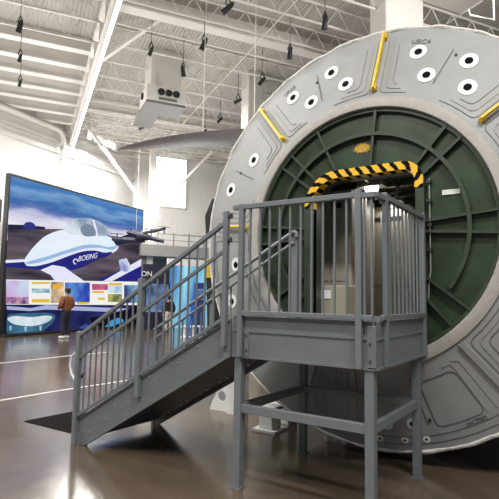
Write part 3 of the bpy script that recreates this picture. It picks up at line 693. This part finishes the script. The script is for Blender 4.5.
for a in (-48, -38, -4, 5.5, 41, 49.5, 84, 115, 133, 141, 174.5, 184, 214, 224):
    ca, sa = math.cos(R_(a)), math.sin(R_(a)); ri = inner_r(a) if not 35 < a % 180 < 145 else inner_r(a)
    if a in (41, 49.5, 133, 141): ri = max(.80, ri-.16)
    p, q = Vector((MX+ri*ca, YB-.045, MZ+ri*sa)), Vector((MX+(RI-.01)*ca, YB-.045, MZ+(RI-.01)*sa))
    m_ = MB(); m_.bar(p+Y*.018, q+Y*.018, .012, .055, Y); m_.obox((p+q)/2-Y*.012, (q-p)/2, Vector((-sa, 0, ca))*.014, Y*.004); m_.build('radial_rib', M['green2'], mod)
# pale pipe beside the hatch on the right and small fittings
m_ = MB(); m_.tube([(HX1+.13, YB-.03, 2.95), (HX1+.13, YB-.03, 2.0), (HX1+.11, YB-.03, 1.85), (HX1+.10, YB-.02, 1.7)], .008, 6); m_.build('cable_run', M['alum'], mod)
for z in (2.9, 2.7, 2.45, 2.2):
    m_ = MB(); m_.box((HX1+.11, YB-.06, z), (HX1+.15, YB, z+.03)); m_.build('cable_clip', M['green2'], mod)
m_ = MB(); m_.box((1.49, YB-.012, 2.765), (1.66, YB, 2.815)); m_.build('data_plate', M['plate'], mod)
# hazard tape around the top of the hatch
outline = [(HX0, 2.745)]+[p for p in rrect(HX0, HX1, HZ0, HZ1, (.2, .2, .13, .32), 10)[::-1] if p[1] > HZ1-.325]+[(HX1, 2.86)]
outline.sort(key=lambda p: 0)
P2 = [Vector(p) for p in outline]
dens = [P2[0]]
for i in range(len(P2)-1):
    k = max(1, int((P2[i+1]-P2[i]).length/.01)); dens += [P2[i].lerp(P2[i+1], s/k) for s in range(1, k+1)]
def norm2(i):
    t = (dens[min(i+2, len(dens)-1)]-dens[max(i-2, 0)])
    if t.length < 1e-6: return Vector((0, 1))
    t.normalize(); return Vector((-t.y, t.x))
L = [0]
for i in range(1, len(dens)): L.append(L[-1]+(dens[i]-dens[i-1]).length)
tp = MB(); y0 = YB-.082
n = len(dens); K = 8; vs = []
for i in range(n):
    nn = norm2(i)
    for q in range(K+1): p = dens[i]-nn*.004+nn*.088*q/K; vs.append((p.x, y0, p.y))
    p = dens[i]-nn*.006; vs.append((p.x, YB+.05, p.y))
for i in range(n-1):
    for q in range(K):
        ph = (L[i]+.088*(q-K)/K*-.75*-1) % .128; tp.cur = 0 if ph < .072 else 1
        a = i*(K+2)+q; tp.add([], []); tp.f.append([a, a+1, a+1+K+2, a+K+2]); tp.mi.append(tp.cur)
    ph = L[i] % .128; tp.f.append([i*(K+2), (i+1)*(K+2), (i+1)*(K+2)+K+1, i*(K+2)+K+1]); tp.mi.append(0 if ph < .072 else 1)
tp.v = [tuple(p) for p in vs]
ho = tp.build('hazard_tape', [M['orange'], M['matte']], mod); so = ho.modifiers.new('s', 'SOLIDIFY'); so.thickness = .003; so.offset = 0
# spiky yellow sticker
m_ = MB(); cxs, czs = .645, 3.39; pts = []
for i in range(36):
    a = 2*PI*i/36; rr = (1.0 if i % 2 == 0 else .55)*random.uniform(.85, 1.1); pts.append((cxs+.125*rr*math.cos(a), YB-.006, czs+.066*rr*math.sin(a)))
m_.prism(pts, (0, .006, 0)); st = m_.build('burst_sticker', M['orange'], mod)
m_ = MB()
for i in range(9):
    x = cxs-.06+.015*i; m_.prism([(x, YB-.009, czs-.03), (x+.004, YB-.009, czs-.03), (x+.012, YB-.009, czs+.03), (x+.008, YB-.009, czs+.03)], (0, .003, 0))
m_.build('sticker_marks', M['groove'], st)

# inside of the module
IX0, IX1 = -.75, 2.1
m_ = MB(); m_.box((IX0, 1.6, 1.30), (IX1, 5.9, 1.38)); m_.build('interior_floor', M['tan'], mod)
m_ = MB(); m_.prism([(IX0, 1.6, 3.42), (IX1, 1.6, 3.42), (IX1, 1.6, 3.36), (1.25, 1.6, 3.30), (IX0, 1.6, 3.36)], (0, 4.3, 0)); m_.build('interior_ceiling', M['tan'], mod)
m_ = MB(); m_.box((IX1, 1.6, 1.3), (IX1+.05, 5.9, 3.45)); m_.build('interior_side', M['tan'], mod)
m_ = MB(); m_.box((IX0-.05, 1.6, 1.3), (IX0, 5.9, 3.45)); m_.build('interior_side', M['tan'], mod)
for k, yy in enumerate((2.0, 2.7, 3.4, 4.1)):
    m_ = MB(); m_.box((IX0+.3, yy, 3.22), (1.9, yy+.06, 3.36)); m_.build('ceiling_bow', M['green2'], mod)
def rack(x0, x1, y0, y1, z0, z1, label, m, flip=1):
    e = empty('equipment_rack', ((x0+x1)/2, (y0+y1)/2, z0)); tag(e, label, 'equipment rack', 'module racks')
    b = MB(); b.box((x0, y0, z0), (x1, y1, z1)); b.build('rack_body', m, e, bevel=.02)
    w = x1-x0
    b = MB(); b.box((x0+w*.08, y0-.012, z0+.55), (x0+w*.48, y0, z1-.12)); b.build('rack_panel', M['beige'], e)
    b = MB(); b.box((x0+w*.54, y0-.012, z0+.55), (x0+w*.94, y0, z1-.12)); b.build('rack_panel', M['beige'], e)
    for i in range(2):
        b = MB(); b.box((x0+w*(.12+.45*i), y0-.016, z1-.24), (x0+w*(.34+.45*i), y0-.010, z1-.17)); b.build('vent_slot', M['black'], e)
    for i in range(5):
        z = z0+.6+(z1-z0-.8)*i/4; b = MB(); b.box((x0+w*.02, y0-.02, z), (x0+w*.06, y0, z+.05)); b.build('rack_latch', M['alum'], e)
rack(-.36, .24, 2.05, 2.6, 1.38, 3.10, 'tall beige equipment rack just inside the hatch on the left', M['beige'])
rack(-.45, .02, 2.75, 3.5, 1.38, 3.2, 'beige equipment rack behind the front left rack', M['beige'])
rack(1.55, 2.08, 2.3, 3.0, 1.38, 3.2, 'beige equipment rack on the right inside the module', M['beige'])
rack(-.2, .52, 3.7, 4.3, 1.38, 3.15, 'deep beige equipment rack on the left near the module far end', M['beige'])
rack(1.4, 2.08, 3.4, 4.2, 1.38, 3.15, 'deep beige equipment rack on the right near the module far end', M['beige'])
e = empty('locker', (0, 1.85, 1.38)); tag(e, 'low yellowish beige locker before the front left rack in the module', 'locker')
b = MB(); b.box((-.30, 1.66, 1.38), (.34, 2.0, 1.86)); b.build('locker_body', M['beige2'], e, bevel=.015)
b = MB(); b.box((-.02, 1.65, 1.70), (.14, 1.66, 1.80)); b.build('locker_plate', M['white'], e)
bags = []
for i in range(9):
    x = .62+.27*(i % 3); z = 1.38+.42*(i//3); c = Vector((x, 4.75+.05*(i % 2), z))
    b = MB(); b.box((x-.128, c.y-.2, z), (x+.128, c.y+.2, z+.412)); o = b.build('stowage_bag', M['bag'], loc=(x, c.y, z), bevel=.05)
    pos = ['left', 'middle', 'right'][i % 3]; row = ['bottom', 'middle', 'top'][i//3]
    tag(o, 'cream cloth stowage bag inside the module, %s row, %s of three' % (row, pos), 'bag', 'stowage bags at the far end')
for x, y, lab in ((.36, 2.45, 'bright lamp on the module ceiling just above the front rail'), (1.0, 3.3, 'bright lamp deeper in the module on the ceiling at right'), (.25, 3.6, 'bright lamp deeper in the module on the ceiling at left')):
    e = empty('ceiling_lamp', (x, y, 3.2)); tag(e, lab, 'lamp', 'module ceiling lamps')
    b = MB(); b.box((x-.17, y-.1, 3.18), (x+.17, y+.1, 3.33)); b.build('lamp_housing', M['alum'], e)
    b = MB(); b.lathe([(0, 3.10), (.05, 3.105), (.085, 3.13), (.095, 3.18), (0, 3.18)], (x, y), 'z', 20, closed=False); b.build('lamp_lens', M['lamp'], e, smooth=True)
for i in range(4):
    x = .3+.3*i; m_ = MB(); m_.tube([(x, 2.2, 3.33), (x+.1, 2.5, 3.14+.02*i), (x-.05, 2.9, 3.12), (x+.15, 3.4, 3.3)], .018, 6); m_.build('cable_bundle', M['black' if i % 2 else 'alum'], mod)

# cradle carrying the module
cr = empty('module_cradle', (MX, 2.2, 0)); tag(cr, 'white steel cradle with pedestals and holed gusset plates under the module', 'cradle')
m_ = MB(); m_.lathe([(RO-.03, 2.2), (RO+.06, 2.2), (RO+.06, 2.5), (RO-.03, 2.5)], (MX, MZ), n=40, a0=R_(212), a1=R_(328)); m_.build('saddle', M['white'], cr, smooth=True)
for sx in (-1, 1):
    bx = MX+sx*2.48
    pts = [(bx+sx*.42, 2.28, 0), (bx-sx*.02, 2.28, 0), (bx-sx*.02, 2.28, .62), (bx+sx*.06, 2.28, .62)]
    m_ = MB(); # triangular gusset with a round hole: strip between outline and circle
    c = Vector((bx+sx*.12, 0, .22)); rr = .075; N = 32; out = []; inn = []
    poly = [Vector((bx+sx*.36, 0, 0)), Vector((bx-sx*.04, 0, 0)), Vector((bx-sx*.04, 0, .62)), Vector((bx+sx*.03, 0, .62))]
    for i in range(N):
        a = 2*PI*i/N; d = Vector((math.cos(a), 0, math.sin(a))); best = 9
        for k in range(4):
            p, q = poly[k], poly[(k+1) % 4]; eg = q-p; den = d.x*eg.z-d.z*eg.x
            if abs(den) < 1e-9: continue
            w = p-c; t = (w.x*eg.z-w.z*eg.x)/den; s = (w.x*d.z-w.z*d.x)/den
            if t > 0 and -1e-6 <= s <= 1+1e-6: best = min(best, t)
        out.append(c+d*best); inn.append(c+d*rr)
    vs = [Vector((p.x, y, p.z)) for y in (2.28, 2.31) for p in out]+[Vector((p.x, y, p.z)) for y in (2.28, 2.31) for p in inn]; fs = []
    for i in range(N):
        j = (i+1) % N; fs += [(i, j, 2*N+j, 2*N+i), (N+i, 3*N+i, 3*N+j, N+j), (i, N+i, N+j, j), (2*N+i, 2*N+j, 3*N+j, 3*N+i)]
    m_.add(vs, fs); m_.build('gusset_plate', M['white'], cr)
    m_ = MB(); m_.box((bx-sx*.04, 2.2, 0), (bx-sx*.22, 2.5, 1.05)); m_.build('cradle_post', M['white'], cr)
    px = MX+sx*1.47
    m_ = MB(); m_.box((px-.10, 1.72, .03), (px+.10, 1.95, .30)); m_.build('pedestal', M['white'], cr, bevel=.01)
    m_ = MB(); m_.box((px-.17, 1.66, 0), (px+.17, 2.0, .03)); m_.build('pedestal_base', M['white'], cr)
    m_ = MB(); m_.box((px-.10, 1.9, .26), (px+.10, 2.3, .30)); m_.box((px-.06, 2.2, 0), (px+.06, 2.45, .62)); m_.build('pedestal_arm', M['white'], cr)
for x in (.02, .22):
    m_ = MB(); m_.tube([(x, 1.85, 0), (x, 1.85, .34)], .035, 12); m_.build('jack_leg', M['white'], cr, smooth=True)

# ------------------------------------------------------------------ platform
L_, Wd = 1.2442, 1.2418; yf = -.036; zk, zm, zf = 1.5286, 1.405, 1.154; zr = 2.554; XS = 1.3055
pf = empty('access_platform', (L_/2, Wd/2, 0)); tag(pf, 'grey steel access platform with railings before the hatch', 'platform')
S_ = M['steel']
for (x, y) in ((0, 0), (L_, 0), (0, Wd), (L_, Wd)):
    m_ = MB(); m_.box((x-.038, y-.038, .012), (x+.038, y+.038, zf+.05)); lg = m_.build('leg', S_, pf, bevel=.006)
    m_ = MB(); m_.box((x-.048, y-.048, 0), (x+.048, y+.048, .012)); b = m_.build('foot_plate', S_, lg); b.matrix_parent_inverse = Matrix.Identity(4)
zc = .70
for p, q in (((.03, 0), (L_-.03, 0)), ((.03, Wd), (L_-.03, Wd)), ((0, .03), (0, Wd-.03)), ((L_, .03), (L_, Wd-.03))):
    m_ = MB(); m_.bar((*p, zc), (*q, zc), .05, .075); m_.build('cross_bar', S_, pf, bevel=.004)
m_ = MB(); m_.box((-.06, yf+.03, zm-.03), (XS-.02, Wd+.03, zm)); m_.build('deck', M['deck'], pf)
m_ = MB()
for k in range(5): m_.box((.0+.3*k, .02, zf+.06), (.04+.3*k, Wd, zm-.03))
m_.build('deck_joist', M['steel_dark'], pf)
# fascias: a channel below and a kick plate above it
def fascia(p, q, nrm, nm):
    p, q, nrm = Vector(p), Vector(q), Vector(nrm); t = (q-p)
    a = MB(); a.prism([p+Z*zf, q+Z*zf, q+Z*(zm-.006), p+Z*(zm-.006)], -nrm*.03); a.prism([p+Z*zf, q+Z*zf, q+Z*(zf+.02), p+Z*(zf+.02)], nrm*.012); a.prism([p+Z*(zm-.02), q+Z*(zm-.02), q+Z*(zm), p+Z*zm], nrm*.010)
    a.build('fascia', S_, pf)
    a = MB(); a.prism([p+Z*zm, q+Z*zm, q+Z*zk, p+Z*zk], -nrm*.012); a.build('kick_plate', S_, pf)
fascia((-.06, yf, 0), (XS-.004, yf, 0), (0, -1, 0), 'f'); fascia((XS, yf, 0), (XS, Wd+.035, 0), (1, 0, 0), 's')
fascia((XS-.034, Wd+.037, 0), (-.06, Wd+.037, 0), (0, 1, 0), 'b')
m_ = MB(); m_.box((-.09, yf+.02, zf), (-.06, Wd+.03, zm)); m_.build('fascia', S_, pf)
for x in (.075, 1.235):                                   # bolted splice plates on the front
    m_ = MB(); m_.box((x, yf-.012, zf+.01), (x+(.045 if x < .5 else .07), yf, zm+(.0 if x < .5 else .09))); s = m_.build('splice_plate', S_, pf, bevel=.003)
    for z in (zf+.07, zf+.2):
        m_ = MB(); cx = x+.025; m_.lathe([(0, yf-.02), (.011, yf-.02), (.011, yf-.012), (0, yf-.012)], (cx, z), 'y', 10, closed=False); m_.build('bolt', M['steel_dark'], s)
def post(x, y, z0, z1, parent, w=.06, name='post', d=None):
    m_ = MB(); d = d or w; m_.box((x-w/2, y-d/2, z0), (x+w/2, y+d/2, z1)); return m_.build(name, S_, parent, bevel=.005)
yp = yf-.032
post(.04, yp, zf+.01, zr+.01, pf, .05, d=.045); post(1.178, yp, zf+.005, zr+.025, pf, .05, d=.05)
xp = XS+.018
post(xp, .142, zf+.01, zr+.02, pf, .04, d=.055); post(xp, Wd+.03, zf+.0, zr+.02, pf, .04, d=.055)
zb = zk+.03
m_ = MB(); m_.bar((-.05, yp, zr-.02), (1.16, yp, zr-.02), .045, .045); m_.build('top_rail', S_, pf, bevel=.004)
m_ = MB(); m_.bar((.06, yp, zb), (1.29, yp, zb), .035, .04); m_.build('bottom_rail', S_, pf, bevel=.004)
m_ = MB(); m_.bar((1.2, yp, zr-.03), (xp-.0, yp, zr-.03), .04, .045); m_.bar((xp-.005, yp, zr-.03), (xp-.005, .12, zr-.03), .04, .045); m_.build('corner_rail', S_, pf, bevel=.004)
m_ = MB(); m_.bar((xp, .17, zr-.02), (xp, Wd, zr-.02), .045, .045); m_.build('top_rail', S_, pf, bevel=.004)
m_ = MB(); m_.bar((xp, .05, zb), (xp, Wd, zb), .035, .04); m_.build('bottom_rail', S_, pf, bevel=.004)
def baluster(p, q, parent, w=.016): m_ = MB(); m_.bar(p, q, w, w, Y); return m_.build('baluster', S_, parent)
for k in range(1, 11): x = .032+(1.178-.032)*k/11; baluster((x, yp, zb), (x, yp, zr-.03), pf)
for x in (1.225, 1.285): baluster((x, yp, zb), (x, yp, zr-.03), pf)
for k in range(1, 10): y = .142+(Wd+.03-.142)*k/10; baluster((xp, y, zb), (xp, y, zr-.03), pf)

# ------------------------------------------------------------------ stairs
sl = .572
def zt_(x): return 1.487+sl*(x+.12)                       # stringer top edge
def zbm(x): return 1.148+sl*(x+.09)                       # stringer bottom edge
sc = empty('staircase', (-1.2, .5, 0)); tag(sc, 'grey steel staircase with baluster railings rising to the platform', 'stairs')
xl = -2.21; xb = -.09-1.148/sl
YF = 1.17
for y0, y1 in ((yf-.004, yf+.03), (YF-.03, YF)):
    m_ = MB(); m_.prism([(xl, y0, 0), (xb, y0, 0), (-.092, y0, zbm(-.092)), (-.092, y0, zt_(-.092)), (xl, y0, zt_(xl))], (0, y1-y0, 0)); m_.build('stringer', S_, sc, bevel=.004)
    yy = y0-.006 if y0 < .5 else y0
    for fn, dz in ((zt_, -.012), (zbm, .012)):
        m_ = MB(); x0 = xl if fn is zt_ else xb+.03; m_.bar((x0, yy, fn(x0)+dz), (-.092, yy, fn(-.092)+dz), .02, .02); m_.build('stringer_flange', S_, sc)
nt_ = 7
for k in range(nt_):
    z = (zm)*(k+1)/(nt_+1); x = xl+.02+(z/zm)*(2.05)-.14
    m_ = MB(); m_.box((x-.13, yf+.03, z-.035), (x+.15, YF-.03, z)); m_.box((x-.13, yf+.03, z-.05), (x-.115, YF-.03, z-.03)); m_.build('tread', M['deck'], sc)
    for dx in (-.05, .07):
        m_ = MB(); m_.lathe([(0, yf-.012), (.010, yf-.012), (.010, yf), (0, yf)], (x+dx, z-.01), 'y', 10, closed=False); m_.build('bolt', M['alum'], sc)
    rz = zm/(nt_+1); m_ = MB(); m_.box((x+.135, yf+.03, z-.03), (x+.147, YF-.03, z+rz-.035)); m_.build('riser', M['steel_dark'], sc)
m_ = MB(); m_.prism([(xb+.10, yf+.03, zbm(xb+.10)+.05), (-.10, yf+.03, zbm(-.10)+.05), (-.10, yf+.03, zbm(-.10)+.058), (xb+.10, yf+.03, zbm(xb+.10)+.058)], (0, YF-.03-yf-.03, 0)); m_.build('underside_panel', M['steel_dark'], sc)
for k in range(6):
    for dx in (0, .10):
        x = xb+.25+.30*k+dx; m_ = MB(); m_.tube([(x, YF-.22, zbm(x)+.035), (x, YF-.22, zbm(x)+.052)], .012, 8); m_.build('bolt', M['alum'], sc)
def zr1(x): return 2.377+.567*(x+.194)
def zr2(x): return 2.117+.565*(x+.187)
yq = yf-.033
post(-2.235, yq, 0, 1.27, sc, .06, 'newel_post', .055); post(-1.247, yq, .65, 1.88, sc, .06, 'newel_post', .055); post(-.138, yq, 1.245, 2.51, sc, .05, 'newel_post', .05)
for a, b in ((-2.21, -1.27), (-1.225, -.17)):
    m_ = MB(); m_.bar((a, yq, zr1(a)), (b, yq, zr1(b)), .045, .04); m_.build('top_rail', S_, sc, bevel=.004)
    m_ = MB(); m_.bar((a, yq, zr2(a)), (b, yq, zr2(b)), .03, .03); m_.build('mid_rail', S_, sc)
    m_ = MB(); m_.bar((a, yq, zt_(a)+.03), (b, yq, zt_(b)+.03), .03, .03); m_.build('bottom_rail', S_, sc)
    n = 10
    for k in range(1, n): x = a+(b-a)*k/n; baluster((x, yq, zt_(x)+.03), (x, yq, zr1(x)-.02), sc, .015)
# far side hand rails on posts
yr = YF-.02
post(-.065, yr, 1.30, 2.42, sc, .075, 'newel_post', .06); post(-1.25, yr, zt_(-1.25)-.2, 1.78, sc, .05, 'newel_post'); post(-2.2, yr, 0, 1.24, sc, .05, 'newel_post')
def zf1(x): return 2.455+.567*(x+.06)
m_ = MB(); m_.tube([(-2.2, yr-.04, zf1(-2.2)), (-.10, yr-.04, zf1(-.10)), (-.055, yr-.04, zf1(-.06)), (-.03, yr-.04, zf1(-.06)-.02), (-.03, yr-.04, zf1(-.06)-.07)], .024, 8); m_.build('top_rail', S_, sc, smooth=True)
m_ = MB(); m_.tube([(-2.2, yr-.04, zf1(-2.2)-.125), (-.06, yr-.04, zf1(-.06)-.125)], .018, 8); m_.build('mid_rail', S_, sc, smooth=True)
for k in range(1, 14):
    x = -2.2+.155*k
    if x < -.75: baluster((x, yr, zt_(x)), (x, yr, zf1(x)-.1), sc, .014)
# rail end knobs on the top post, loop at the bottom post
for z in (2.465, 2.235):
    m_ = MB(); m_.tube([(-.115, yq+.01, z), (-.09, yq+.01, z)], .026, 10); m_.build('rail_end', M['steel_dark'], sc)
gl = [(-2.25, yq+.03, 1.06), (-2.33, yq+.04, 1.03), (-2.42, yq+.05, .97), (-2.45, yq+.05, .87), (-2.42, yq+.05, .77), (-2.33, yq+.04, .70), (-2.25, yq+.03, .68)]
m_ = MB(); m_.tube(gl, .014, 8); tag(m_.build('rail_loop', M['white'], sc, smooth=True), 'white curved loop on the lowest post')
m_ = MB(); m_.bar((-2.26, yq+.05, .72), (-2.17, yq+.05, .80), .02, .025); m_.build('clip', M['black'], sc)

# floor mat and floor lines
c0 = ground(24, 421.5); u = ground(72, 433.5)-c0; v = ground(72, 412)-c0
m_ = MB(); m_.prism([c0, c0+u*1.12, c0+u*1.12+v*.9, c0+v*1.15], (0, 0, .008)); print('mat angle', u.angle(v), u.length, v.length)
o = m_.build('floor_mat', M['mat_'], loc=c0); tag(o, 'black floor mat lying at the foot of the stairs', 'mat')
def fline(name, pts, w):
    m_ = MB(); P = [ground(*p) for p in pts]
    for a, b in zip(P, P[1:]): m_.bar(a+Z*.001, b+Z*.001, w, .003)
    o = m_.build(name, M['line']); struct(o); return o
fline('trim_4', [(-12, 402.5), (60, 390.5), (150, 377), (235, 365)], .07)
fline('trim_5', [(-12, 364.5), (40, 359), (72, 355.5), (110, 352)], .09)

# ------------------------------------------------------------------ people
def skinned(name, verts, edges, radii, m, parent, lev=2, root=0):
    me = bpy.data.meshes.new(name); me.from_pydata([tuple(v) for v in verts], edges, []); o = bpy.data.objects.new(name, me); COL.objects.link(o)
    sk = o.modifiers.new('skin', 'SKIN'); sk.use_smooth_shade = True
    for i, r in enumerate(radii):
        rr = r if isinstance(r, tuple) else (r, r); me.skin_vertices[0].data[i].radius = rr
        me.skin_vertices[0].data[i].use_root = (i == root)
    sb = o.modifiers.new('sub', 'SUBSURF'); sb.levels = lev; sb.render_levels = lev
    bpy.context.view_layer.update()
    me2 = bpy.data.meshes.new_from_object(o.evaluated_get(bpy.context.evaluated_depsgraph_get()))
    bpy.data.objects.remove(o); me2.materials.clear(); me2.materials.append(m)
    for p in me2.polygons: p.use_smooth = True
    o = bpy.data.objects.new(name, me2); COL.objects.link(o)
    if parent is not None: o.parent = parent
    return o
def blob(name, c, rx, ry, rz, m, parent, cut=None):
    bm = bmesh.new(); bmesh.ops.create_uvsphere(bm, u_segments=18, v_segments=12, radius=1)
    for v in bm.verts: v.co = Vector((v.co.x*rx, v.co.y*ry, v.co.z*rz))+Vector(c)
    me = bpy.data.meshes.new(name); bm.to_mesh(me); bm.free(); me.materials.append(m)
    for p in me.polygons: p.use_smooth = True
    o = bpy.data.objects.new(name, me); COL.objects.link(o); o.parent = parent; return o
def person(base, face, H, label, mtop, mleg, hands, mhair):
    s = H/1.75; e = empty('person', base, face); e.scale = (s, s, s); tag(e, label, 'person')
    # local: facing +Y. hands: 'front' or 'down'
    if hands == 'front': el, wr, hd = (.30, -.02, 1.12), (.17, .20, 1.02), (.10, .24, 1.03)
    else: el, wr, hd = (.29, -.03, 1.13), (.28, .06, .88), (.28, .09, .80)
    mir = lambda p: (-p[0], p[1], p[2])
    V = [(0, 0, .95), (0, 0, 1.12), (0, 0, 1.36), (0, 0, 1.47), (0, .01, 1.54), (0, .02, 1.64), (0, .02, 1.72)]
    Rr = [(.10, .075), (.09, .07), (.13, .09), (.06, .06), (.055, .055), (.082, .10), (.06, .075)]
    Ed = [(i, i+1) for i in range(6)]
    for sg in (1, -1):
        f_ = (lambda p: p) if sg > 0 else mir
        b = len(V); V += [f_((.18, 0, 1.40)), f_(el), f_(wr), f_(hd)]; Rr += [.06, .045, .032, .036]; Ed += [(2, b), (b, b+1), (b+1, b+2), (b+2, b+3)]
        for k, (dx, dz_) in enumerate(((-.025, 0), (-.008, .0), (.009, 0), (.025, -.0), (.035, .03))):
            dv = Vector(hd)-Vector(wr); dv.normalize(); q = Vector(hd)+dv*(.075-.012*abs(k-1.5))+Vector((dx, 0, 0)); 
            if k == 4: q = Vector(hd)+Vector((-.04, .02, .0))+dv*.02
            V.append(f_(tuple(q))); Rr.append(.010); Ed.append((b+3, len(V)-1))
        b = len(V); V += [f_((.10, 0, .88)), f_((.11, .02, .50)), f_((.12, -.01, .09)), f_((.13, .10, .05))]; Rr += [.085, .058, .04, .04]; Ed += [(0, b), (b, b+1), (b+1, b+2), (b+2, b+3)]
    skinned('body', V, Ed, Rr, M['skin'], e)
    for sg in (1, -1):
        f_ = (lambda p: p) if sg > 0 else mir
        blob('ear', f_((.083, .01, 1.635)), .014, .024, .034, M['skin'], e)
        sh = skinned('shoe', [f_((.12, -.05, .055)), f_((.128, .06, .05)), f_((.135, .17, .042))], [(0, 1), (1, 2)], [(.05, .055), (.05, .05), (.042, .04)], M['shoe'], e)
    # face
    blob('nose', (0, .118, 1.63), .013, .022, .022, M['skin'], e)
    for x in (-.032, .032): blob('eye', (x, .104, 1.655), .012, .008, .008, M['black'], e)
    blob('mouth', (0, .105, 1.585), .024, .008, .006, M['jacket'], e)
    # clothes
    V = [(0, 0, .88), (0, 0, 1.12), (0, 0, 1.34), (0, 0, 1.45)]; Rr = [(.21, .155), (.205, .155), (.215, .16), (.10, .095)]; Ed = [(0, 1), (1, 2), (2, 3)]
    for sg in (1, -1):
        f_ = (lambda p: p) if sg > 0 else mir
        b = len(V); V += [f_((.19, 0, 1.39)), f_(el), f_(tuple(Vector(el).lerp(Vector(wr), .9)))]; Rr += [.098, .085, .062]; Ed += [(2, b), (b, b+1), (b+1, b+2)]
    skinned('jacket', V, Ed, Rr, mtop, e)
    V = [(0, 0, .95), (0, 0, 1.06)]; Rr = [(.19, .15), (.16, .125)]; Ed = [(0, 1)]
    for sg in (1, -1):
        f_ = (lambda p: p) if sg > 0 else mir
        b = len(V); V += [f_((.10, 0, .84)), f_((.11, .02, .50)), f_((.12, 0, .10))]; Rr += [.118, .09, .075]; Ed += [(0, b), (b, b+1), (b+1, b+2)]
    skinned('trousers', V, Ed, Rr, mleg, e)
    blob('hair', (0, -.012, 1.685), .098, .112, .088, mhair, e)
    blob('hair_nape', (0, -.05, 1.625), .082, .065, .07, mhair, e)
    return e
pp = ground(65, 338.5)
face = math.atan2(-(-sn).x, (-sn).y)
person(pp, face, 1.94, 'person in a rust brown jacket seen from behind, facing the video wall', M['jacket'], M['jeans'], 'front', M['hair'])
pp = ground(168, 331.5)
person(pp, R_(70), 1.72, 'person in dark jacket and pale trousers behind the staircase railing', M['cloth'], M['pale'], 'down', M['hair'])

# ------------------------------------------------------------------ light
w = bpy.data.worlds.new('world'); scn.world = w; w.use_nodes = True
w.node_tree.nodes['Background'].inputs[0].default_value = (.92, .95, 1, 1); w.node_tree.nodes['Background'].inputs[1].default_value = .23
def area(name, loc, tgt, sx, sy, p, col=(1, .975, .94)):
    l = bpy.data.lights.new(name, 'AREA'); l.shape = 'RECTANGLE'; l.size = sx; l.size_y = sy; l.energy = p; l.color = col
    o = bpy.data.objects.new(name, l); COL.objects.link(o); o.location = loc
    d = Vector(tgt)-Vector(loc); o.rotation_euler = d.to_track_quat('-Z', 'Y').to_euler(); return o
for S, D, p in ((-5, 1, 800), (1.5, -1.5, 1000), (1.5, 9.5, 500), (-9, 12, 600), (-3.5, 10, 700), (-4, 19, 600), (4, 20, 550), (-8, 24, 1400), (-3, 26, 1600), (3, 26, 1300)):
    a = W(S, D, 9.2); area('hall_fill', a, (a.x, a.y, 0), 5, .6, p)  # unseen fill lights added under the roof to brighten hall and module
for S, D, p in ((-7, 13, 160), (-1, 17, 230), (5, 17, 200), (-3, 23, 300), (6, 25, 200), (4, 7.5, 160)):
    a = W(S, D, 4.5); area('up_fill', a, (a.x, a.y, 12), 3, 3, p)  # unseen upward fill added to brighten roof and ducts
p = at(400, 20, 13.5); a = W(SD(p)[0]+.5, SD(p)[1]-4.5, 8.8); area('hall_fill', a, (p.x, p.y, 7.5), 1, .6, 260)  # extra unseen fill aimed at the wide column to lift its front
for x, y in ((.36, 2.45), (1.0, 3.3), (.25, 3.6)): area('module_lamp', (x, y, 3.10), (x, y-.2, 0), .3, .2, 4.5)
scn.view_settings.view_transform = 'Standard'; scn.view_settings.look = 'None'; scn.view_settings.gamma = 1; scn.view_settings.exposure = 0
scn.view_settings.use_curve_mapping = False
